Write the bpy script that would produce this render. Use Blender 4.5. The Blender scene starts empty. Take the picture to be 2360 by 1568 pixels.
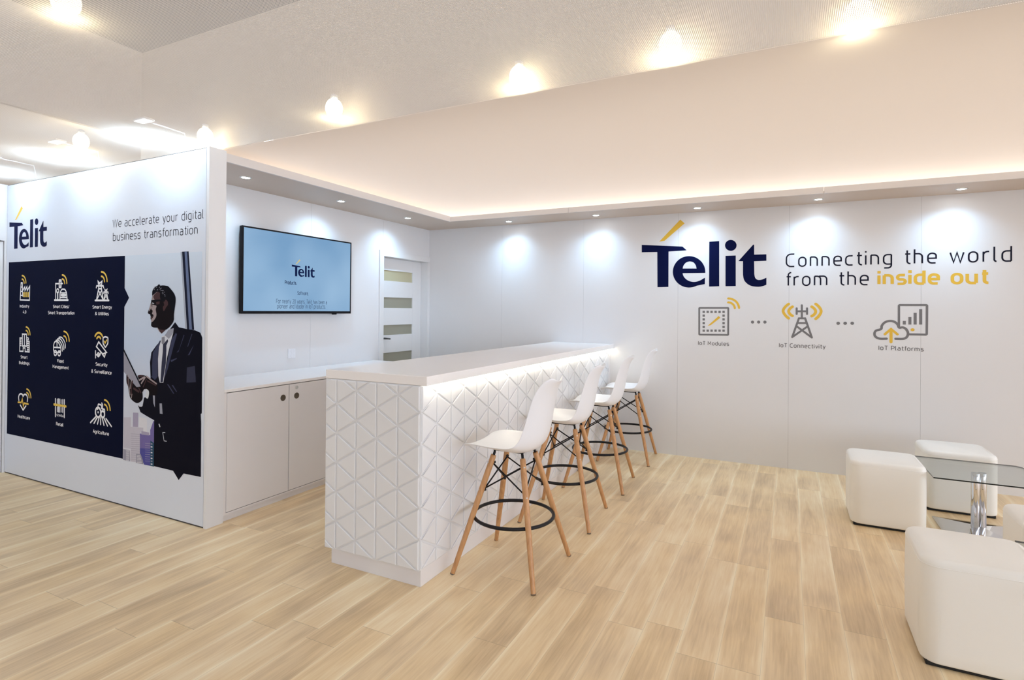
import bpy, bmesh, math, random
from mathutils import Vector, Matrix

SC = bpy.context.scene
COL = SC.collection
PI = math.pi

# ---------------------------------------------------------------- camera
FPX, CX, CY = 1281.8045, 1180.0, 710.9888           # focal length / principal point for a 2360 x 1568 frame
YAW, PITCH, ROLL = 0.4634, 0.0040, 0.0081
CAM = Vector((4.0351, -5.7526, 1.4418))
_f = Vector((-math.sin(YAW) * math.cos(PITCH), math.cos(YAW) * math.cos(PITCH), math.sin(PITCH)))
_r0 = Vector((math.cos(YAW), math.sin(YAW), 0))
_u0 = _r0.cross(_f)
_r = _r0 * math.cos(ROLL) + _u0 * math.sin(ROLL)
_u = -_r0 * math.sin(ROLL) + _u0 * math.cos(ROLL)
cd = bpy.data.cameras.new('camera')
cam = bpy.data.objects.new('camera', cd)
COL.objects.link(cam)
M = Matrix((( _r.x, _u.x, -_f.x, CAM.x), (_r.y, _u.y, -_f.y, CAM.y), (_r.z, _u.z, -_f.z, CAM.z), (0, 0, 0, 1)))
cam.matrix_world = M
cd.sensor_fit = 'HORIZONTAL'
cd.sensor_width = 36
cd.lens = FPX / 2360 * 36
cd.shift_x = 0
cd.shift_y = -(784 - CY) / 2360
cd.clip_start = 0.05
SC.camera = cam

# ---------------------------------------------------------------- world and exposure
w = bpy.data.worlds.new('hall')
SC.world = w
w.use_nodes = True
wb = w.node_tree.nodes['Background']
wb.inputs[0].default_value = (0.89, 0.96, 1.09, 1)
# the hall around the stand: dim, with added fill from +x to brighten x-facing sides
W_BASE, W_SIDE = 0.36, 2.2
_N, _L = w.node_tree.nodes, w.node_tree.links
_tc = _N.new('ShaderNodeTexCoord')
_sp = _N.new('ShaderNodeSeparateXYZ')
_L.new(_tc.outputs['Generated'], _sp.inputs[0])
_mr = _N.new('ShaderNodeMapRange')
_mr.inputs[1].default_value = 0.1
_mr.inputs[2].default_value = 1.0
_mr.inputs[3].default_value = W_BASE
_mr.inputs[4].default_value = W_BASE + W_SIDE
_L.new(_sp.outputs[0], _mr.inputs[0])
_L.new(_mr.outputs[0], wb.inputs[1])
SC.view_settings.view_transform = 'Standard'
SC.view_settings.look = 'None'
SC.view_settings.exposure = 0.98
SC.view_settings.gamma = 1.0
SC.view_settings.use_curve_mapping = False
SC.cycles.use_denoising = True
SC.cycles.max_bounces = 10
SC.cycles.diffuse_bounces = 6
SC.cycles.transparent_max_bounces = 12
SC.cycles.caustics_reflective = False
SC.cycles.caustics_refractive = False
SC.cycles.sample_clamp_indirect = 6.0

hl = bpy.data.lights.new('fill_light', 'AREA')       # unseen fill light added high above the fabric
hl.shape = 'RECTANGLE'
hl.size, hl.size_y = 9.0, 6.0
hl.energy = 165
hl.color = (0.92, 0.97, 1.05)
ho = bpy.data.objects.new('fill_light', hl)
COL.objects.link(ho)
ho.location = (3.2, -7.0, 6.9)

# light energies (lamps themselves are built with their fittings below)
E_SPOT = 6.8        # cool soffit downlights
E_FLOOD = 9.5        # cool floodlights on the printed wall
E_ROW = 1.2          # warm lamps above the ceiling fabric
S_COVE = 4.8         # led strips above the fabric along the soffit
S_BAR = 8.5         # led strip under the bar top
COOL = (0.62, 0.82, 1.0)
S_FILL = 0.37         # added fill panels above the ceiling fabric
WARM = (1.0, 0.86, 0.68)


def ray(px, py):
    return _f + _r * ((px - CX) / FPX) - _u * ((py - CY) / FPX)


def on(px, py, ax, val):
    d = ray(px, py)
    return CAM + d * ((val - CAM[ax]) / d[ax])


# ---------------------------------------------------------------- materials
def nodes(m):
    m.use_nodes = True
    nt = m.node_tree
    return nt, nt.nodes, nt.links


def mat(name, col, rough=0.5, metal=0.0, emit=None, estr=0.0, spec=None, coat=0.0):
    m = bpy.data.materials.new(name)
    nt, N, L = nodes(m)
    b = N['Principled BSDF']
    b.inputs['Base Color'].default_value = (*col, 1)
    b.inputs['Roughness'].default_value = rough
    b.inputs['Metallic'].default_value = metal
    if spec is not None:
        b.inputs['Specular IOR Level'].default_value = spec
    if coat:
        b.inputs['Coat Weight'].default_value = coat
    if emit:
        b.inputs['Emission Color'].default_value = (*emit, 1)
        b.inputs['Emission Strength'].default_value = estr
    return m


def speckle(m, scale, amount, bump=0.0, bscale=None):
    """slight natural variation of base colour, optional fine bump"""
    nt, N, L = nodes(m)
    b = N['Principled BSDF']
    tc = N.new('ShaderNodeTexCoord')
    no = N.new('ShaderNodeTexNoise')
    no.inputs['Scale'].default_value = scale
    no.inputs['Detail'].default_value = 4
    L.new(tc.outputs['Object'], no.inputs['Vector'])
    mr = N.new('ShaderNodeMapRange')
    mr.inputs[3].default_value = 1 - amount
    mr.inputs[4].default_value = 1 + amount
    L.new(no.outputs[0], mr.inputs[0])
    mx = N.new('ShaderNodeMix')
    mx.data_type = 'RGBA'
    mx.blend_type = 'MULTIPLY'
    mx.inputs[0].default_value = 1
    mx.inputs[6].default_value = b.inputs['Base Color'].default_value
    L.new(mr.outputs[0], mx.inputs[7])
    L.new(mx.outputs[2], b.inputs['Base Color'])
    if bump:
        n2 = N.new('ShaderNodeTexNoise')
        n2.inputs['Scale'].default_value = bscale or scale * 8
        L.new(tc.outputs['Object'], n2.inputs['Vector'])
        bp = N.new('ShaderNodeBump')
        bp.inputs['Strength'].default_value = bump
        bp.inputs['Distance'].default_value = 0.002
        L.new(n2.outputs[0], bp.inputs['Height'])
        L.new(bp.outputs[0], b.inputs['Normal'])
    return m


WHITE = speckle(mat('white_panel', (0.74, 0.74, 0.755), 0.42), 1.5, 0.012)
SEAM = mat('seam_core', (0.30, 0.30, 0.31), 0.8)  # grey core behind the wall board joints
PRINTED = speckle(mat('printed_wall_film', (0.67, 0.715, 0.80), 0.42), 1.5, 0.012)
FASCIA = speckle(mat('fascia_board', (0.70, 0.665, 0.645), 0.45), 2, 0.015)
SOFFIT_SHADE = speckle(mat('soffit_shaded', (0.60, 0.505, 0.43), 0.5), 2, 0.02)  # underside shade and floor bounce put into this brown
GAP = mat('dark_joint', (0.05, 0.05, 0.055), 0.8)
LAMINATE = speckle(mat('white_laminate', (0.75, 0.73, 0.735), 0.35), 3, 0.012)
TOPMAT = speckle(mat('white_countertop', (0.86, 0.835, 0.825), 0.22), 4, 0.012)
RELIEF = speckle(mat('white_relief_board', (0.745, 0.75, 0.765), 0.45), 6, 0.015)
PLASTIC = speckle(mat('white_plastic', (0.80, 0.81, 0.85), 0.33), 8, 0.01)
LEATHER = speckle(mat('white_leatherette', (0.90, 0.895, 0.855), 0.42), 5, 0.015, 0.12, 420)
BLACK = speckle(mat('black_steel', (0.006, 0.006, 0.008), 0.42, spec=0.3), 20, 0.05)
DARKFOOT = mat('black_foot', (0.01, 0.01, 0.01), 0.7)
CHROME = speckle(mat('chrome', (0.75, 0.76, 0.79), 0.07, 1.0), 10, 0.02)
DKNOB = speckle(mat('bronze_knob', (0.16, 0.13, 0.10), 0.3, 0.8), 60, 0.1)
SILVER = speckle(mat('satin_silver', (0.62, 0.62, 0.60), 0.3, 1.0), 40, 0.04)
TVBLACK = speckle(mat('tv_black', (0.005, 0.005, 0.007), 0.35, spec=0.15), 20, 0.05)
NAVY = speckle(mat('navy_vinyl', (0.003, 0.006, 0.042), 0.6, spec=0.05), 4, 0.03)
INK = speckle(mat('black_vinyl', (0.006, 0.007, 0.02), 0.5, spec=0.15), 4, 0.03)
GOLD = speckle(mat('yellow_vinyl', (0.76, 0.47, 0.045), 0.45), 4, 0.03)
GREY = speckle(mat('grey_vinyl', (0.17, 0.165, 0.17), 0.5), 4, 0.03)
PWHITE = speckle(mat('print_white', (0.82, 0.83, 0.86), 0.5), 4, 0.02)
PNAVY = speckle(mat('print_navy', (0.0022, 0.004, 0.020), 0.6, spec=0.025), 2.0, 0.08)
GLIDE = speckle(mat('grey_glide', (0.16, 0.13, 0.10), 0.6), 20, 0.05)
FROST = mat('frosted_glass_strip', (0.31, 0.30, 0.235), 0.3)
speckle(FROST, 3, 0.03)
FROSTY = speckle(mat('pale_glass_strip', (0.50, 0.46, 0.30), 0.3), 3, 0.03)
DOORW = speckle(mat('white_door', (0.74, 0.74, 0.75), 0.4), 2, 0.012)


def emission(name, col, s):
    m = bpy.data.materials.new(name)
    nt, N, L = nodes(m)
    N.clear()
    e = N.new('ShaderNodeEmission')
    e.inputs[0].default_value = (*col, 1)
    e.inputs[1].default_value = s
    o = N.new('ShaderNodeOutputMaterial')
    L.new(e.outputs[0], o.inputs[0])
    return m


LEDCOVE = emission('led_warm', (1.0, 0.90, 0.78), S_COVE)
LEDBAR = emission('led_bar', (1.0, 0.93, 0.74), S_BAR)
LAMPCOOL = emission('lamp_cool', (0.93, 0.97, 1.0), 30)
LAMPWARM = emission('lamp_warm', (1.0, 0.86, 0.56), 15)
FLOODLENS = emission('flood_lens', (0.93, 0.97, 1.0), 14)


def floor_material():
    m = bpy.data.materials.new('oak_planks')
    nt, N, L = nodes(m)
    b = N['Principled BSDF']

    def mth(op, a, c=None, clamp=False):
        n = N.new('ShaderNodeMath')
        n.operation = op
        n.use_clamp = clamp
        for i, v in enumerate((a, c)):
            if v is None:
                continue
            if isinstance(v, (int, float)):
                n.inputs[i].default_value = v
            else:
                L.new(v, n.inputs[i])
        return n.outputs[0]
    tc = N.new('ShaderNodeTexCoord')
    sp = N.new('ShaderNodeSeparateXYZ')
    L.new(tc.outputs['Object'], sp.inputs[0])
    u = mth('DIVIDE', mth('SUBTRACT', sp.outputs[0], 3.937 - 163 * 0.163), 0.163)
    cu = mth('FLOOR', u)
    fu = mth('FRACT', u)
    wn = N.new('ShaderNodeTexWhiteNoise')
    wn.noise_dimensions = '1D'
    L.new(cu, wn.inputs['W'])
    v = mth('ADD', mth('DIVIDE', sp.outputs[1], 1.02), mth('MULTIPLY', wn.outputs[0], 1.0))
    cv = mth('FLOOR', v)
    fv = mth('FRACT', v)
    wid = N.new('ShaderNodeTexWhiteNoise')
    wid.noise_dimensions = '2D'
    cmb = N.new('ShaderNodeCombineXYZ')
    L.new(cu, cmb.inputs[0])
    L.new(cv, cmb.inputs[1])
    L.new(cmb.outputs[0], wid.inputs['Vector'])
    # grain: noise stretched along the plank, different for every plank
    g = N.new('ShaderNodeCombineXYZ')
    L.new(mth('MULTIPLY', sp.outputs[0], 9.0), g.inputs[0])
    L.new(mth('MULTIPLY', sp.outputs[1], 0.9), g.inputs[1])
    L.new(mth('MULTIPLY', wid.outputs[0], 37.0), g.inputs[2])
    n1 = N.new('ShaderNodeTexNoise')
    n1.inputs['Scale'].default_value = 1.0
    n1.inputs['Detail'].default_value = 3
    n1.inputs['Distortion'].default_value = 0.6
    L.new(g.outputs[0], n1.inputs['Vector'])
    g2 = N.new('ShaderNodeCombineXYZ')
    L.new(mth('MULTIPLY', sp.outputs[0], 95.0), g2.inputs[0])
    L.new(mth('MULTIPLY', sp.outputs[1], 5.0), g2.inputs[1])
    L.new(mth('MULTIPLY', wid.outputs[0], 61.0), g2.inputs[2])
    n2 = N.new('ShaderNodeTexNoise')
    n2.inputs['Scale'].default_value = 1.0
    n2.inputs['Detail'].default_value = 4
    n2.inputs['Distortion'].default_value = 0.5
    L.new(g2.outputs[0], n2.inputs['Vector'])
    # blotches across the plank
    g3 = N.new('ShaderNodeCombineXYZ')
    L.new(mth('MULTIPLY', sp.outputs[0], 3.0), g3.inputs[0])
    L.new(mth('MULTIPLY', sp.outputs[1], 2.2), g3.inputs[1])
    L.new(mth('MULTIPLY', wid.outputs[0], 23.0), g3.inputs[2])
    n3 = N.new('ShaderNodeTexNoise')
    n3.inputs['Scale'].default_value = 1.0
    n3.inputs['Detail'].default_value = 2
    L.new(g3.outputs[0], n3.inputs['Vector'])
    t = mth('ADD', mth('ADD', mth('MULTIPLY', n1.outputs[0], 0.62), mth('MULTIPLY', n2.outputs[0], 0.40)),
            mth('ADD', mth('MULTIPLY', n3.outputs[0], 0.62), mth('MULTIPLY', wid.outputs[0], 0.15)))
    t = mth('SUBTRACT', t, 0.345)
    # pale bevelled long edge of every board
    edge = mth('SUBTRACT', 1.0, mth('MULTIPLY', mth('MINIMUM', fu, mth('SUBTRACT', 1.0, fu)), 9.0), True)
    t = mth('ADD', t, mth('MULTIPLY', edge, mth('MULTIPLY', n1.outputs[0], 0.42)))
    cr = N.new('ShaderNodeValToRGB')
    e = cr.color_ramp.elements
    e[0].position = 0.12
    e[0].color = (0.430, 0.325, 0.215, 1)
    e[1].position = 0.90
    e[1].color = (0.940, 0.830, 0.630, 1)
    k = e.new(0.38)
    k.color = (0.630, 0.485, 0.315, 1)
    k = e.new(0.60)
    k.color = (0.800, 0.640, 0.430, 1)
    L.new(t, cr.inputs[0])
    # greyish planks
    hs = N.new('ShaderNodeHueSaturation')
    L.new(mth('ADD', 0.97, mth('MULTIPLY', n3.outputs[0], 0.36)), hs.inputs['Saturation'])
    L.new(cr.outputs[0], hs.inputs['Color'])
    # thin joints at the ends and the sides
    je = mth('LESS_THAN', mth('MINIMUM', fv, mth('SUBTRACT', 1.0, fv)), 0.0011)
    js = mth('LESS_THAN', mth('MINIMUM', fu, mth('SUBTRACT', 1.0, fu)), 0.0055)
    j = mth('MAXIMUM', je, mth('MULTIPLY', js, 0.6))
    mx = N.new('ShaderNodeMix')
    mx.data_type = 'RGBA'
    L.new(mth('MULTIPLY', j, 0.55), mx.inputs[0])
    L.new(hs.outputs[0], mx.inputs[6])
    mx.inputs[7].default_value = (0.30, 0.22, 0.14, 1)
    L.new(mx.outputs[2], b.inputs['Base Color'])
    b.inputs['Roughness'].default_value = 0.42
    bp = N.new('ShaderNodeBump')
    bp.inputs['Strength'].default_value = 0.12
    bp.inputs['Distance'].default_value = 0.002
    L.new(n2.outputs[0], bp.inputs['Height'])
    L.new(bp.outputs[0], b.inputs['Normal'])
    return m


def wood_material():
    m = bpy.data.materials.new('beech_wood')
    nt, N, L = nodes(m)
    b = N['Principled BSDF']
    tc = N.new('ShaderNodeTexCoord')
    mp = N.new('ShaderNodeMapping')
    mp.inputs['Scale'].default_value = (90, 90, 5)
    L.new(tc.outputs['Object'], mp.inputs[0])
    n = N.new('ShaderNodeTexNoise')
    n.inputs['Scale'].default_value = 1
    n.inputs['Detail'].default_value = 3
    L.new(mp.outputs[0], n.inputs['Vector'])
    cr = N.new('ShaderNodeValToRGB')
    cr.color_ramp.elements[0].position = 0.3
    cr.color_ramp.elements[0].color = (0.44, 0.215, 0.085, 1)
    cr.color_ramp.elements[1].position = 0.7
    cr.color_ramp.elements[1].color = (0.60, 0.33, 0.145, 1)
    L.new(n.outputs[0], cr.inputs[0])
    L.new(cr.outputs[0], b.inputs['Base Color'])
    b.inputs['Roughness'].default_value = 0.38
    return m


def fabric_material():
    """stretched white mesh: woven threads with small open holes, letting some light through"""
    m = bpy.data.materials.new('ceiling_mesh_fabric')
    nt, N, L = nodes(m)
    N.clear()
    tc = N.new('ShaderNodeTexCoord')
    sp = N.new('ShaderNodeSeparateXYZ')
    L.new(tc.outputs['Object'], sp.inputs[0])

    def wave(out):
        a = N.new('ShaderNodeMath')
        a.operation = 'MULTIPLY'
        a.inputs[1].default_value = 2 * PI / 0.0068
        L.new(out, a.inputs[0])
        s = N.new('ShaderNodeMath')
        s.operation = 'SINE'
        L.new(a.outputs[0], s.inputs[0])
        g = N.new('ShaderNodeMath')
        g.operation = 'GREATER_THAN'
        g.inputs[1].default_value = 0.0
        L.new(s.outputs[0], g.inputs[0])
        return g.outputs[0]
    hole = N.new('ShaderNodeMath')
    hole.operation = 'MULTIPLY'
    L.new(wave(sp.outputs[0]), hole.inputs[0])
    L.new(wave(sp.outputs[1]), hole.inputs[1])
    d = N.new('ShaderNodeBsdfDiffuse')
    d.inputs[0].default_value = (0.78, 0.725, 0.68, 1)
    t = N.new('ShaderNodeBsdfTranslucent')
    t.inputs[0].default_value = (0.80, 0.76, 0.70, 1)
    mx = N.new('ShaderNodeMixShader')
    mx.inputs[0].default_value = 0.30
    L.new(d.outputs[0], mx.inputs[1])
    L.new(t.outputs[0], mx.inputs[2])
    tr = N.new('ShaderNodeBsdfTransparent')
    m2 = N.new('ShaderNodeMixShader')
    L.new(hole.outputs[0], m2.inputs[0])
    L.new(mx.outputs[0], m2.inputs[1])
    L.new(tr.outputs[0], m2.inputs[2])
    o = N.new('ShaderNodeOutputMaterial')
    L.new(m2.outputs[0], o.inputs[0])
    return m


def glass_material(name, tint, ior=1.5):
    m = bpy.data.materials.new(name)
    nt, N, L = nodes(m)
    N.clear()
    tr = N.new('ShaderNodeBsdfTransparent')
    tr.inputs[0].default_value = (*tint, 1)
    gl = N.new('ShaderNodeBsdfGlossy')
    gl.inputs['Roughness'].default_value = 0.02
    fr = N.new('ShaderNodeFresnel')
    ge = N.new('ShaderNodeNewGeometry')
    mi = N.new('ShaderNodeMapRange')
    mi.inputs[3].default_value = ior
    mi.inputs[4].default_value = 1 / ior
    L.new(ge.outputs['Backfacing'], mi.inputs[0])
    L.new(mi.outputs[0], fr.inputs[0])
    mx = N.new('ShaderNodeMixShader')
    L.new(fr.outputs[0], mx.inputs[0])
    L.new(tr.outputs[0], mx.inputs[1])
    L.new(gl.outputs[0], mx.inputs[2])
    o = N.new('ShaderNodeOutputMaterial')
    L.new(mx.outputs[0], o.inputs[0])
    return m


OAK = floor_material()
BEECH = wood_material()
FABRIC = fabric_material()
DENSE = bpy.data.materials.new('dense_ceiling_fabric')
_nt, _N, _L = nodes(DENSE)
_N.clear()
_d = _N.new('ShaderNodeBsdfDiffuse')
_d.inputs[0].default_value = (0.79, 0.755, 0.73, 1)
_t = _N.new('ShaderNodeBsdfTranslucent')
_t.inputs[0].default_value = (0.82, 0.79, 0.765, 1)
_m = _N.new('ShaderNodeMixShader')
_m.inputs[0].default_value = 0.42
_o = _N.new('ShaderNodeOutputMaterial')
_L.new(_d.outputs[0], _m.inputs[1])
_L.new(_t.outputs[0], _m.inputs[2])
_L.new(_m.outputs[0], _o.inputs[0])
GLASS = glass_material('table_glass', (0.90, 0.93, 0.925), 1.36)
EDGE = mat('dark_glass_edge', (0.004, 0.008, 0.008), 0.1)


def flat(name, c, rough=0.55):
    return speckle(mat(name, c, rough, spec=0.025), 30, 0.04)


# ---------------------------------------------------------------- mesh builder
class MB:
    def __init__(s):
        s.v, s.f, s.mi = [], [], []
        s.sm = set()
        s.weld = False

    def face(s, pts, mi=0):
        i = len(s.v)
        s.v += [Vector(p) for p in pts]
        s.f.append(list(range(i, i + len(pts))))
        s.mi.append(mi)

    def box(s, a, b, mi=0):
        x0, x1 = sorted((a[0], b[0]))
        y0, y1 = sorted((a[1], b[1]))
        z0, z1 = sorted((a[2], b[2]))
        i = len(s.v)
        s.v += [Vector(p) for p in ((x0, y0, z0), (x1, y0, z0), (x1, y1, z0), (x0, y1, z0),
                                    (x0, y0, z1), (x1, y0, z1), (x1, y1, z1), (x0, y1, z1))]
        for q in ((0, 3, 2, 1), (4, 5, 6, 7), (0, 1, 5, 4), (1, 2, 6, 5), (2, 3, 7, 6), (3, 0, 4, 7)):
            s.f.append([i + k for k in q])
            s.mi.append(mi)
        return s

    def tube(s, pts, rad, n=12, closed=False, mi=0, caps=True):
        """pts: list of points, rad: number or list"""
        pts = [Vector(p) for p in pts]
        m = len(pts)
        rr = rad if isinstance(rad, (list, tuple)) else [rad] * m
        rings = []
        ref = Vector((0, 0, 1))
        for k, p in enumerate(pts):
            if closed:
                d = pts[(k + 1) % m] - pts[k - 1]
            else:
                d = pts[min(k + 1, m - 1)] - pts[max(k - 1, 0)]
            d.normalize()
            a = d.cross(ref)
            if a.length < 1e-3:
                a = d.cross(Vector((1, 0, 0)))
            a.normalize()
            b = d.cross(a)
            i = len(s.v)
            for q in range(n):
                t = 2 * PI * q / n
                s.v.append(p + (a * math.cos(t) + b * math.sin(t)) * rr[k])
            rings.append(i)
        segs = list(range(m - 1)) + ([m - 1] if closed else [])
        for k in segs:
            i, j = rings[k], rings[(k + 1) % m]
            for q in range(n):
                s.sm.add(len(s.f))
                s.f.append([i + q, i + (q + 1) % n, j + (q + 1) % n, j + q])
                s.mi.append(mi)
        if caps and not closed:
            s.f.append([rings[0] + q for q in range(n)][::-1])
            s.mi.append(mi)
            s.f.append([rings[-1] + q for q in range(n)])
            s.mi.append(mi)
        return s

    def lathe(s, c, axis, prof, n=28, mi=0):
        """prof: list of (radius, height along axis)"""
        c = Vector(c)
        ax = Vector(axis).normalized()
        a = ax.orthogonal().normalized()
        b = ax.cross(a)
        rings = []
        for r, h in prof:
            i = len(s.v)
            for q in range(n):
                t = 2 * PI * q / n
                s.v.append(c + ax * h + (a * math.cos(t) + b * math.sin(t)) * r)
            rings.append(i)
        for k in range(len(prof) - 1):
            i, j = rings[k], rings[k + 1]
            for q in range(n):
                s.sm.add(len(s.f))
                s.f.append([i + q, i + (q + 1) % n, j + (q + 1) % n, j + q])
                s.mi.append(mi)
        s.f.append([rings[0] + q for q in range(n)][::-1])
        s.mi.append(mi)
        s.f.append([rings[-1] + q for q in range(n)])
        s.mi.append(mi)
        return s

    def build(s, name, mats, parent=None, bevel=0.0, smooth=False, seg=2, world=True):
        me = bpy.data.meshes.new(name)
        off = parent.matrix_world.translation if (parent is not None and world) else Vector((0, 0, 0))
        if parent is not None and world:
            o_ = parent
            off = Vector((0, 0, 0))
            while o_ is not None:
                off += o_.location
                o_ = o_.parent
        me.from_pydata([tuple(p - off) for p in s.v], [], s.f)
        ms = mats if isinstance(mats, (list, tuple)) else [mats]
        for m in ms:
            me.materials.append(m)
        for k, p in enumerate(me.polygons):
            p.material_index = s.mi[k]
            if smooth or k in s.sm:
                p.use_smooth = True
        if s.weld:
            bm = bmesh.new()
            bm.from_mesh(me)
            bmesh.ops.remove_doubles(bm, verts=bm.verts, dist=2e-6)
            bm.to_mesh(me)
            bm.free()
        me.update()
        o = bpy.data.objects.new(name, me)
        COL.objects.link(o)
        o.parent = parent
        if bevel:
            bv = o.modifiers.new('bevel', 'BEVEL')
            bv.width = bevel
            bv.segments = seg
            bv.limit_method = 'ANGLE'
            bv.angle_limit = math.radians(40)
            bv.harden_normals = False
        return o


def tag(o, label, cat, group=None):
    o['label'] = label
    o['category'] = cat
    if group:
        o['group'] = group
    return o


def thing(name, loc, label, cat, group=None):
    o = bpy.data.objects.new(name, None)
    COL.objects.link(o)
    o.empty_display_size = 0.1
    o.location = loc
    return tag(o, label, cat, group)


def struct(o):
    o['kind'] = 'structure'
    return o


def light(name, kind, loc, energy, col, parent=None, aim=None, **kw):
    ld = bpy.data.lights.new(name, kind)
    ld.energy = energy
    ld.color = col
    for k, v in kw.items():
        setattr(ld, k, v)
    o = bpy.data.objects.new(name, ld)
    COL.objects.link(o)
    loc = Vector(loc)
    if parent is not None:
        o.parent = parent
        o.location = loc - parent.location
    else:
        o.location = loc
    if aim is not None:
        d = Vector(aim) - loc
        o.rotation_euler = d.to_track_quat('-Z', 'Y').to_euler()
    return o


def copy_tree(o, parent=None):
    c = o.copy()
    COL.objects.link(c)
    c.parent = parent
    for ch in list(o.children):
        copy_tree(ch, c)
    return c


# ================================================================ THE SETTING
H = 2.5          # wall height
ZS = 2.436       # underside of the soffit
ZC = 2.53        # ceiling fabric
XR = 8.2         # right end of the back wall
YF = -3.393      # face of the printed wall
XP = 0.640       # end of the printed wall
XL = -2.063      # far left wall

b = MB().box((-7, -12, -0.1), (13, 0.4, 0))
struct(b.build('floor', OAK))


def panel_wall(name, axis, fixed, edges, z0, z1, thick=0.04, skip=None, gapw=0.0014):
    """a row of wall boards with hair joints before a dark core"""
    m = MB()
    for a, c in zip(edges[:-1], edges[1:]):
        if axis == 'x':
            m.box((a + gapw / 2, fixed, z0), (c - gapw / 2, fixed + thick, z1))
        else:
            m.box((fixed - thick, a + gapw / 2, z0), (fixed, c - gapw / 2, z1))
    if axis == 'x':
        m.box((edges[0], fixed + 0.0025, z0), (edges[-1], fixed + thick + 0.02, z1 - 0.002), 1)
    else:
        m.box((fixed - thick - 0.02, edges[0], z0), (fixed - 0.0025, edges[-1], z1 - 0.002), 1)
    return m


xs = [-0.06] + [0.026 + k for k in range(1, 9)] + [XR + 0.06]
m = panel_wall('wall_back', 'x', 0.0, xs, 0.0, H)
struct(m.build('wall_back', [WHITE, SEAM]))

# wall behind the television (x = 0) with the door opening y -0.884 .. -0.03
DY0, DY1, DZ = -0.884, -0.045, 2.037
m = MB()
ye = [YF + 0.12, -1.918, DY0]
for a, c in zip(ye[:-1], ye[1:]):
    m.box((-0.04, a + 0.0008, 0), (0, c - 0.0008, H))
m.box((-0.04, DY0 + 0.0008, DZ), (0, -0.0, H))
m.box((-0.04, DY1, 0), (0, 0, DZ))
m.box((-0.06, YF + 0.12, 0), (-0.006, DY0, H - 0.002), 1)
m.box((-0.06, DY0, DZ), (-0.006, 0, H - 0.002), 1)
struct(m.build('wall_left', [WHITE, SEAM]))

# printed wall, its end facing the bar
m = MB()
m.box((XL + 0.006, YF, 0.010), (XP - 0.0315, YF + 0.010, H - 0.008), 2)
m.box((XP - 0.0265, YF - 0.001, 0.0), (XP, YF + 0.122, H))
m.box((XL, YF + 0.016, 0.0), (XP - 0.03, YF + 0.122, H))
m.box((XL + 0.002, YF + 0.0035, 0.0005), (XP - 0.01, YF + 0.118, H - 0.003), 1)
struct(m.build('wall_front', [WHITE, GAP, PRINTED]))

# far left wall with a flush door
m = MB()
m.box((XL - 0.08, YF - 0.014, 0.0), (XL - 0.0005, YF + 0.12, H))
m.box((XL - 0.08, YF - 1.00, 2.012), (XL, YF - 0.014, H))
m.box((XL - 0.08, -7.5, 0.0), (XL, YF - 1.00, H))
struct(m.build('wall_side', WHITE))
m = MB()
m.box((XL - 0.06, YF - 0.995, 0.012), (XL - 0.012, YF - 0.020, 2.004))
m.box((XL - 0.075, YF - 1.00, 0.0), (XL - 0.055, YF - 0.014, 2.012), 1)
d2 = struct(m.build('door_2', [DOORW, GAP]))

# soffit running along the left wall and the back wall
XS, YS, ZF = 0.615, -0.482, 2.488
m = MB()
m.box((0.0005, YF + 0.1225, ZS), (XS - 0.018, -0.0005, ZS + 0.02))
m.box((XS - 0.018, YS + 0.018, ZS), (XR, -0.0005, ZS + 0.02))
m.box((XS - 0.018, YF + 0.1225, ZS), (XS, YS, ZF + 0.006), 1)
for a, c in ((XS - 0.018, 2.026), (2.029, 4.28), (4.284, 6.3), (6.303, XR)):
    m.box((a, YS, ZS), (c, YS + 0.018, ZF), 1)
sof = struct(m.build('trim_1', [SOFFIT_SHADE, FASCIA]))
# stretched fabric ceiling and the white box structure seen through it
m = MB()
YB, XB, ZB1, ZR, ZQ = -3.24, -0.386, 3.38, 2.95, 2.72
m.face([(-7, -12, ZC), (12, -12, ZC), (12, YB, ZC), (-7, YB, ZC)])
struct(m.build('ceiling', FABRIC))
m = MB()
m.face([(-7, YB, ZC), (12, YB, ZC), (12, 0.3, ZC), (-7, 0.3, ZC)])
struct(m.build('ceiling', DENSE))
m = MB()
m.box((XB, YB, ZC + 0.004), (12, YB + 0.006, ZB1))                # header board facing the aisle
m.box((XB, YB + 0.03, ZR), (12, 0.3, ZB1))                       # roof over the bar
m.box((-7, -12, ZQ), (XB, 0.3, ZB1))                             # box over the printed wall
struct(m.build('trim_2', speckle(mat('white_textile_box', (0.60, 0.545, 0.50), 0.7), 2, 0.02)))
m = MB()
m.face([(XB + 0.02, YB + 0.05, ZR - 0.004), (XB + 0.02, 0.28, ZR - 0.004), (11.9, 0.28, ZR - 0.004), (11.9, YB + 0.05, ZR - 0.004)])  # glowing fill panels, added to brighten the fabric from above
m.face([(-6.9, -11.9, ZQ - 0.004), (-6.9, 0.28, ZQ - 0.004), (XB - 0.02, 0.28, ZQ - 0.004), (XB - 0.02, -11.9, ZQ - 0.004)], 1)
struct(m.build('fill_panels', [mat('ceiling_fill', (0.8, 0.76, 0.72), 0.8, emit=(1.0, 0.90, 0.82), estr=S_FILL),
                          mat('aisle_fill', (0.8, 0.76, 0.72), 0.8, emit=(1.0, 0.95, 0.90), estr=S_FILL * 0.35)]))
m = MB()
m.box((0.26, -0.34, 2.78), (XR, -0.26, 2.79))
m.box((0.26, YF + 0.3, 2.78), (0.34, -0.35, 2.79))
struct(m.build('trim_4', LEDCOVE))
m = MB()
m.box((-16, -22, 7.0), (22, 12, 7.1))
struct(m.build('ceiling', mat('hall_roof', (0.16, 0.16, 0.17), 0.9)))

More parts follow.
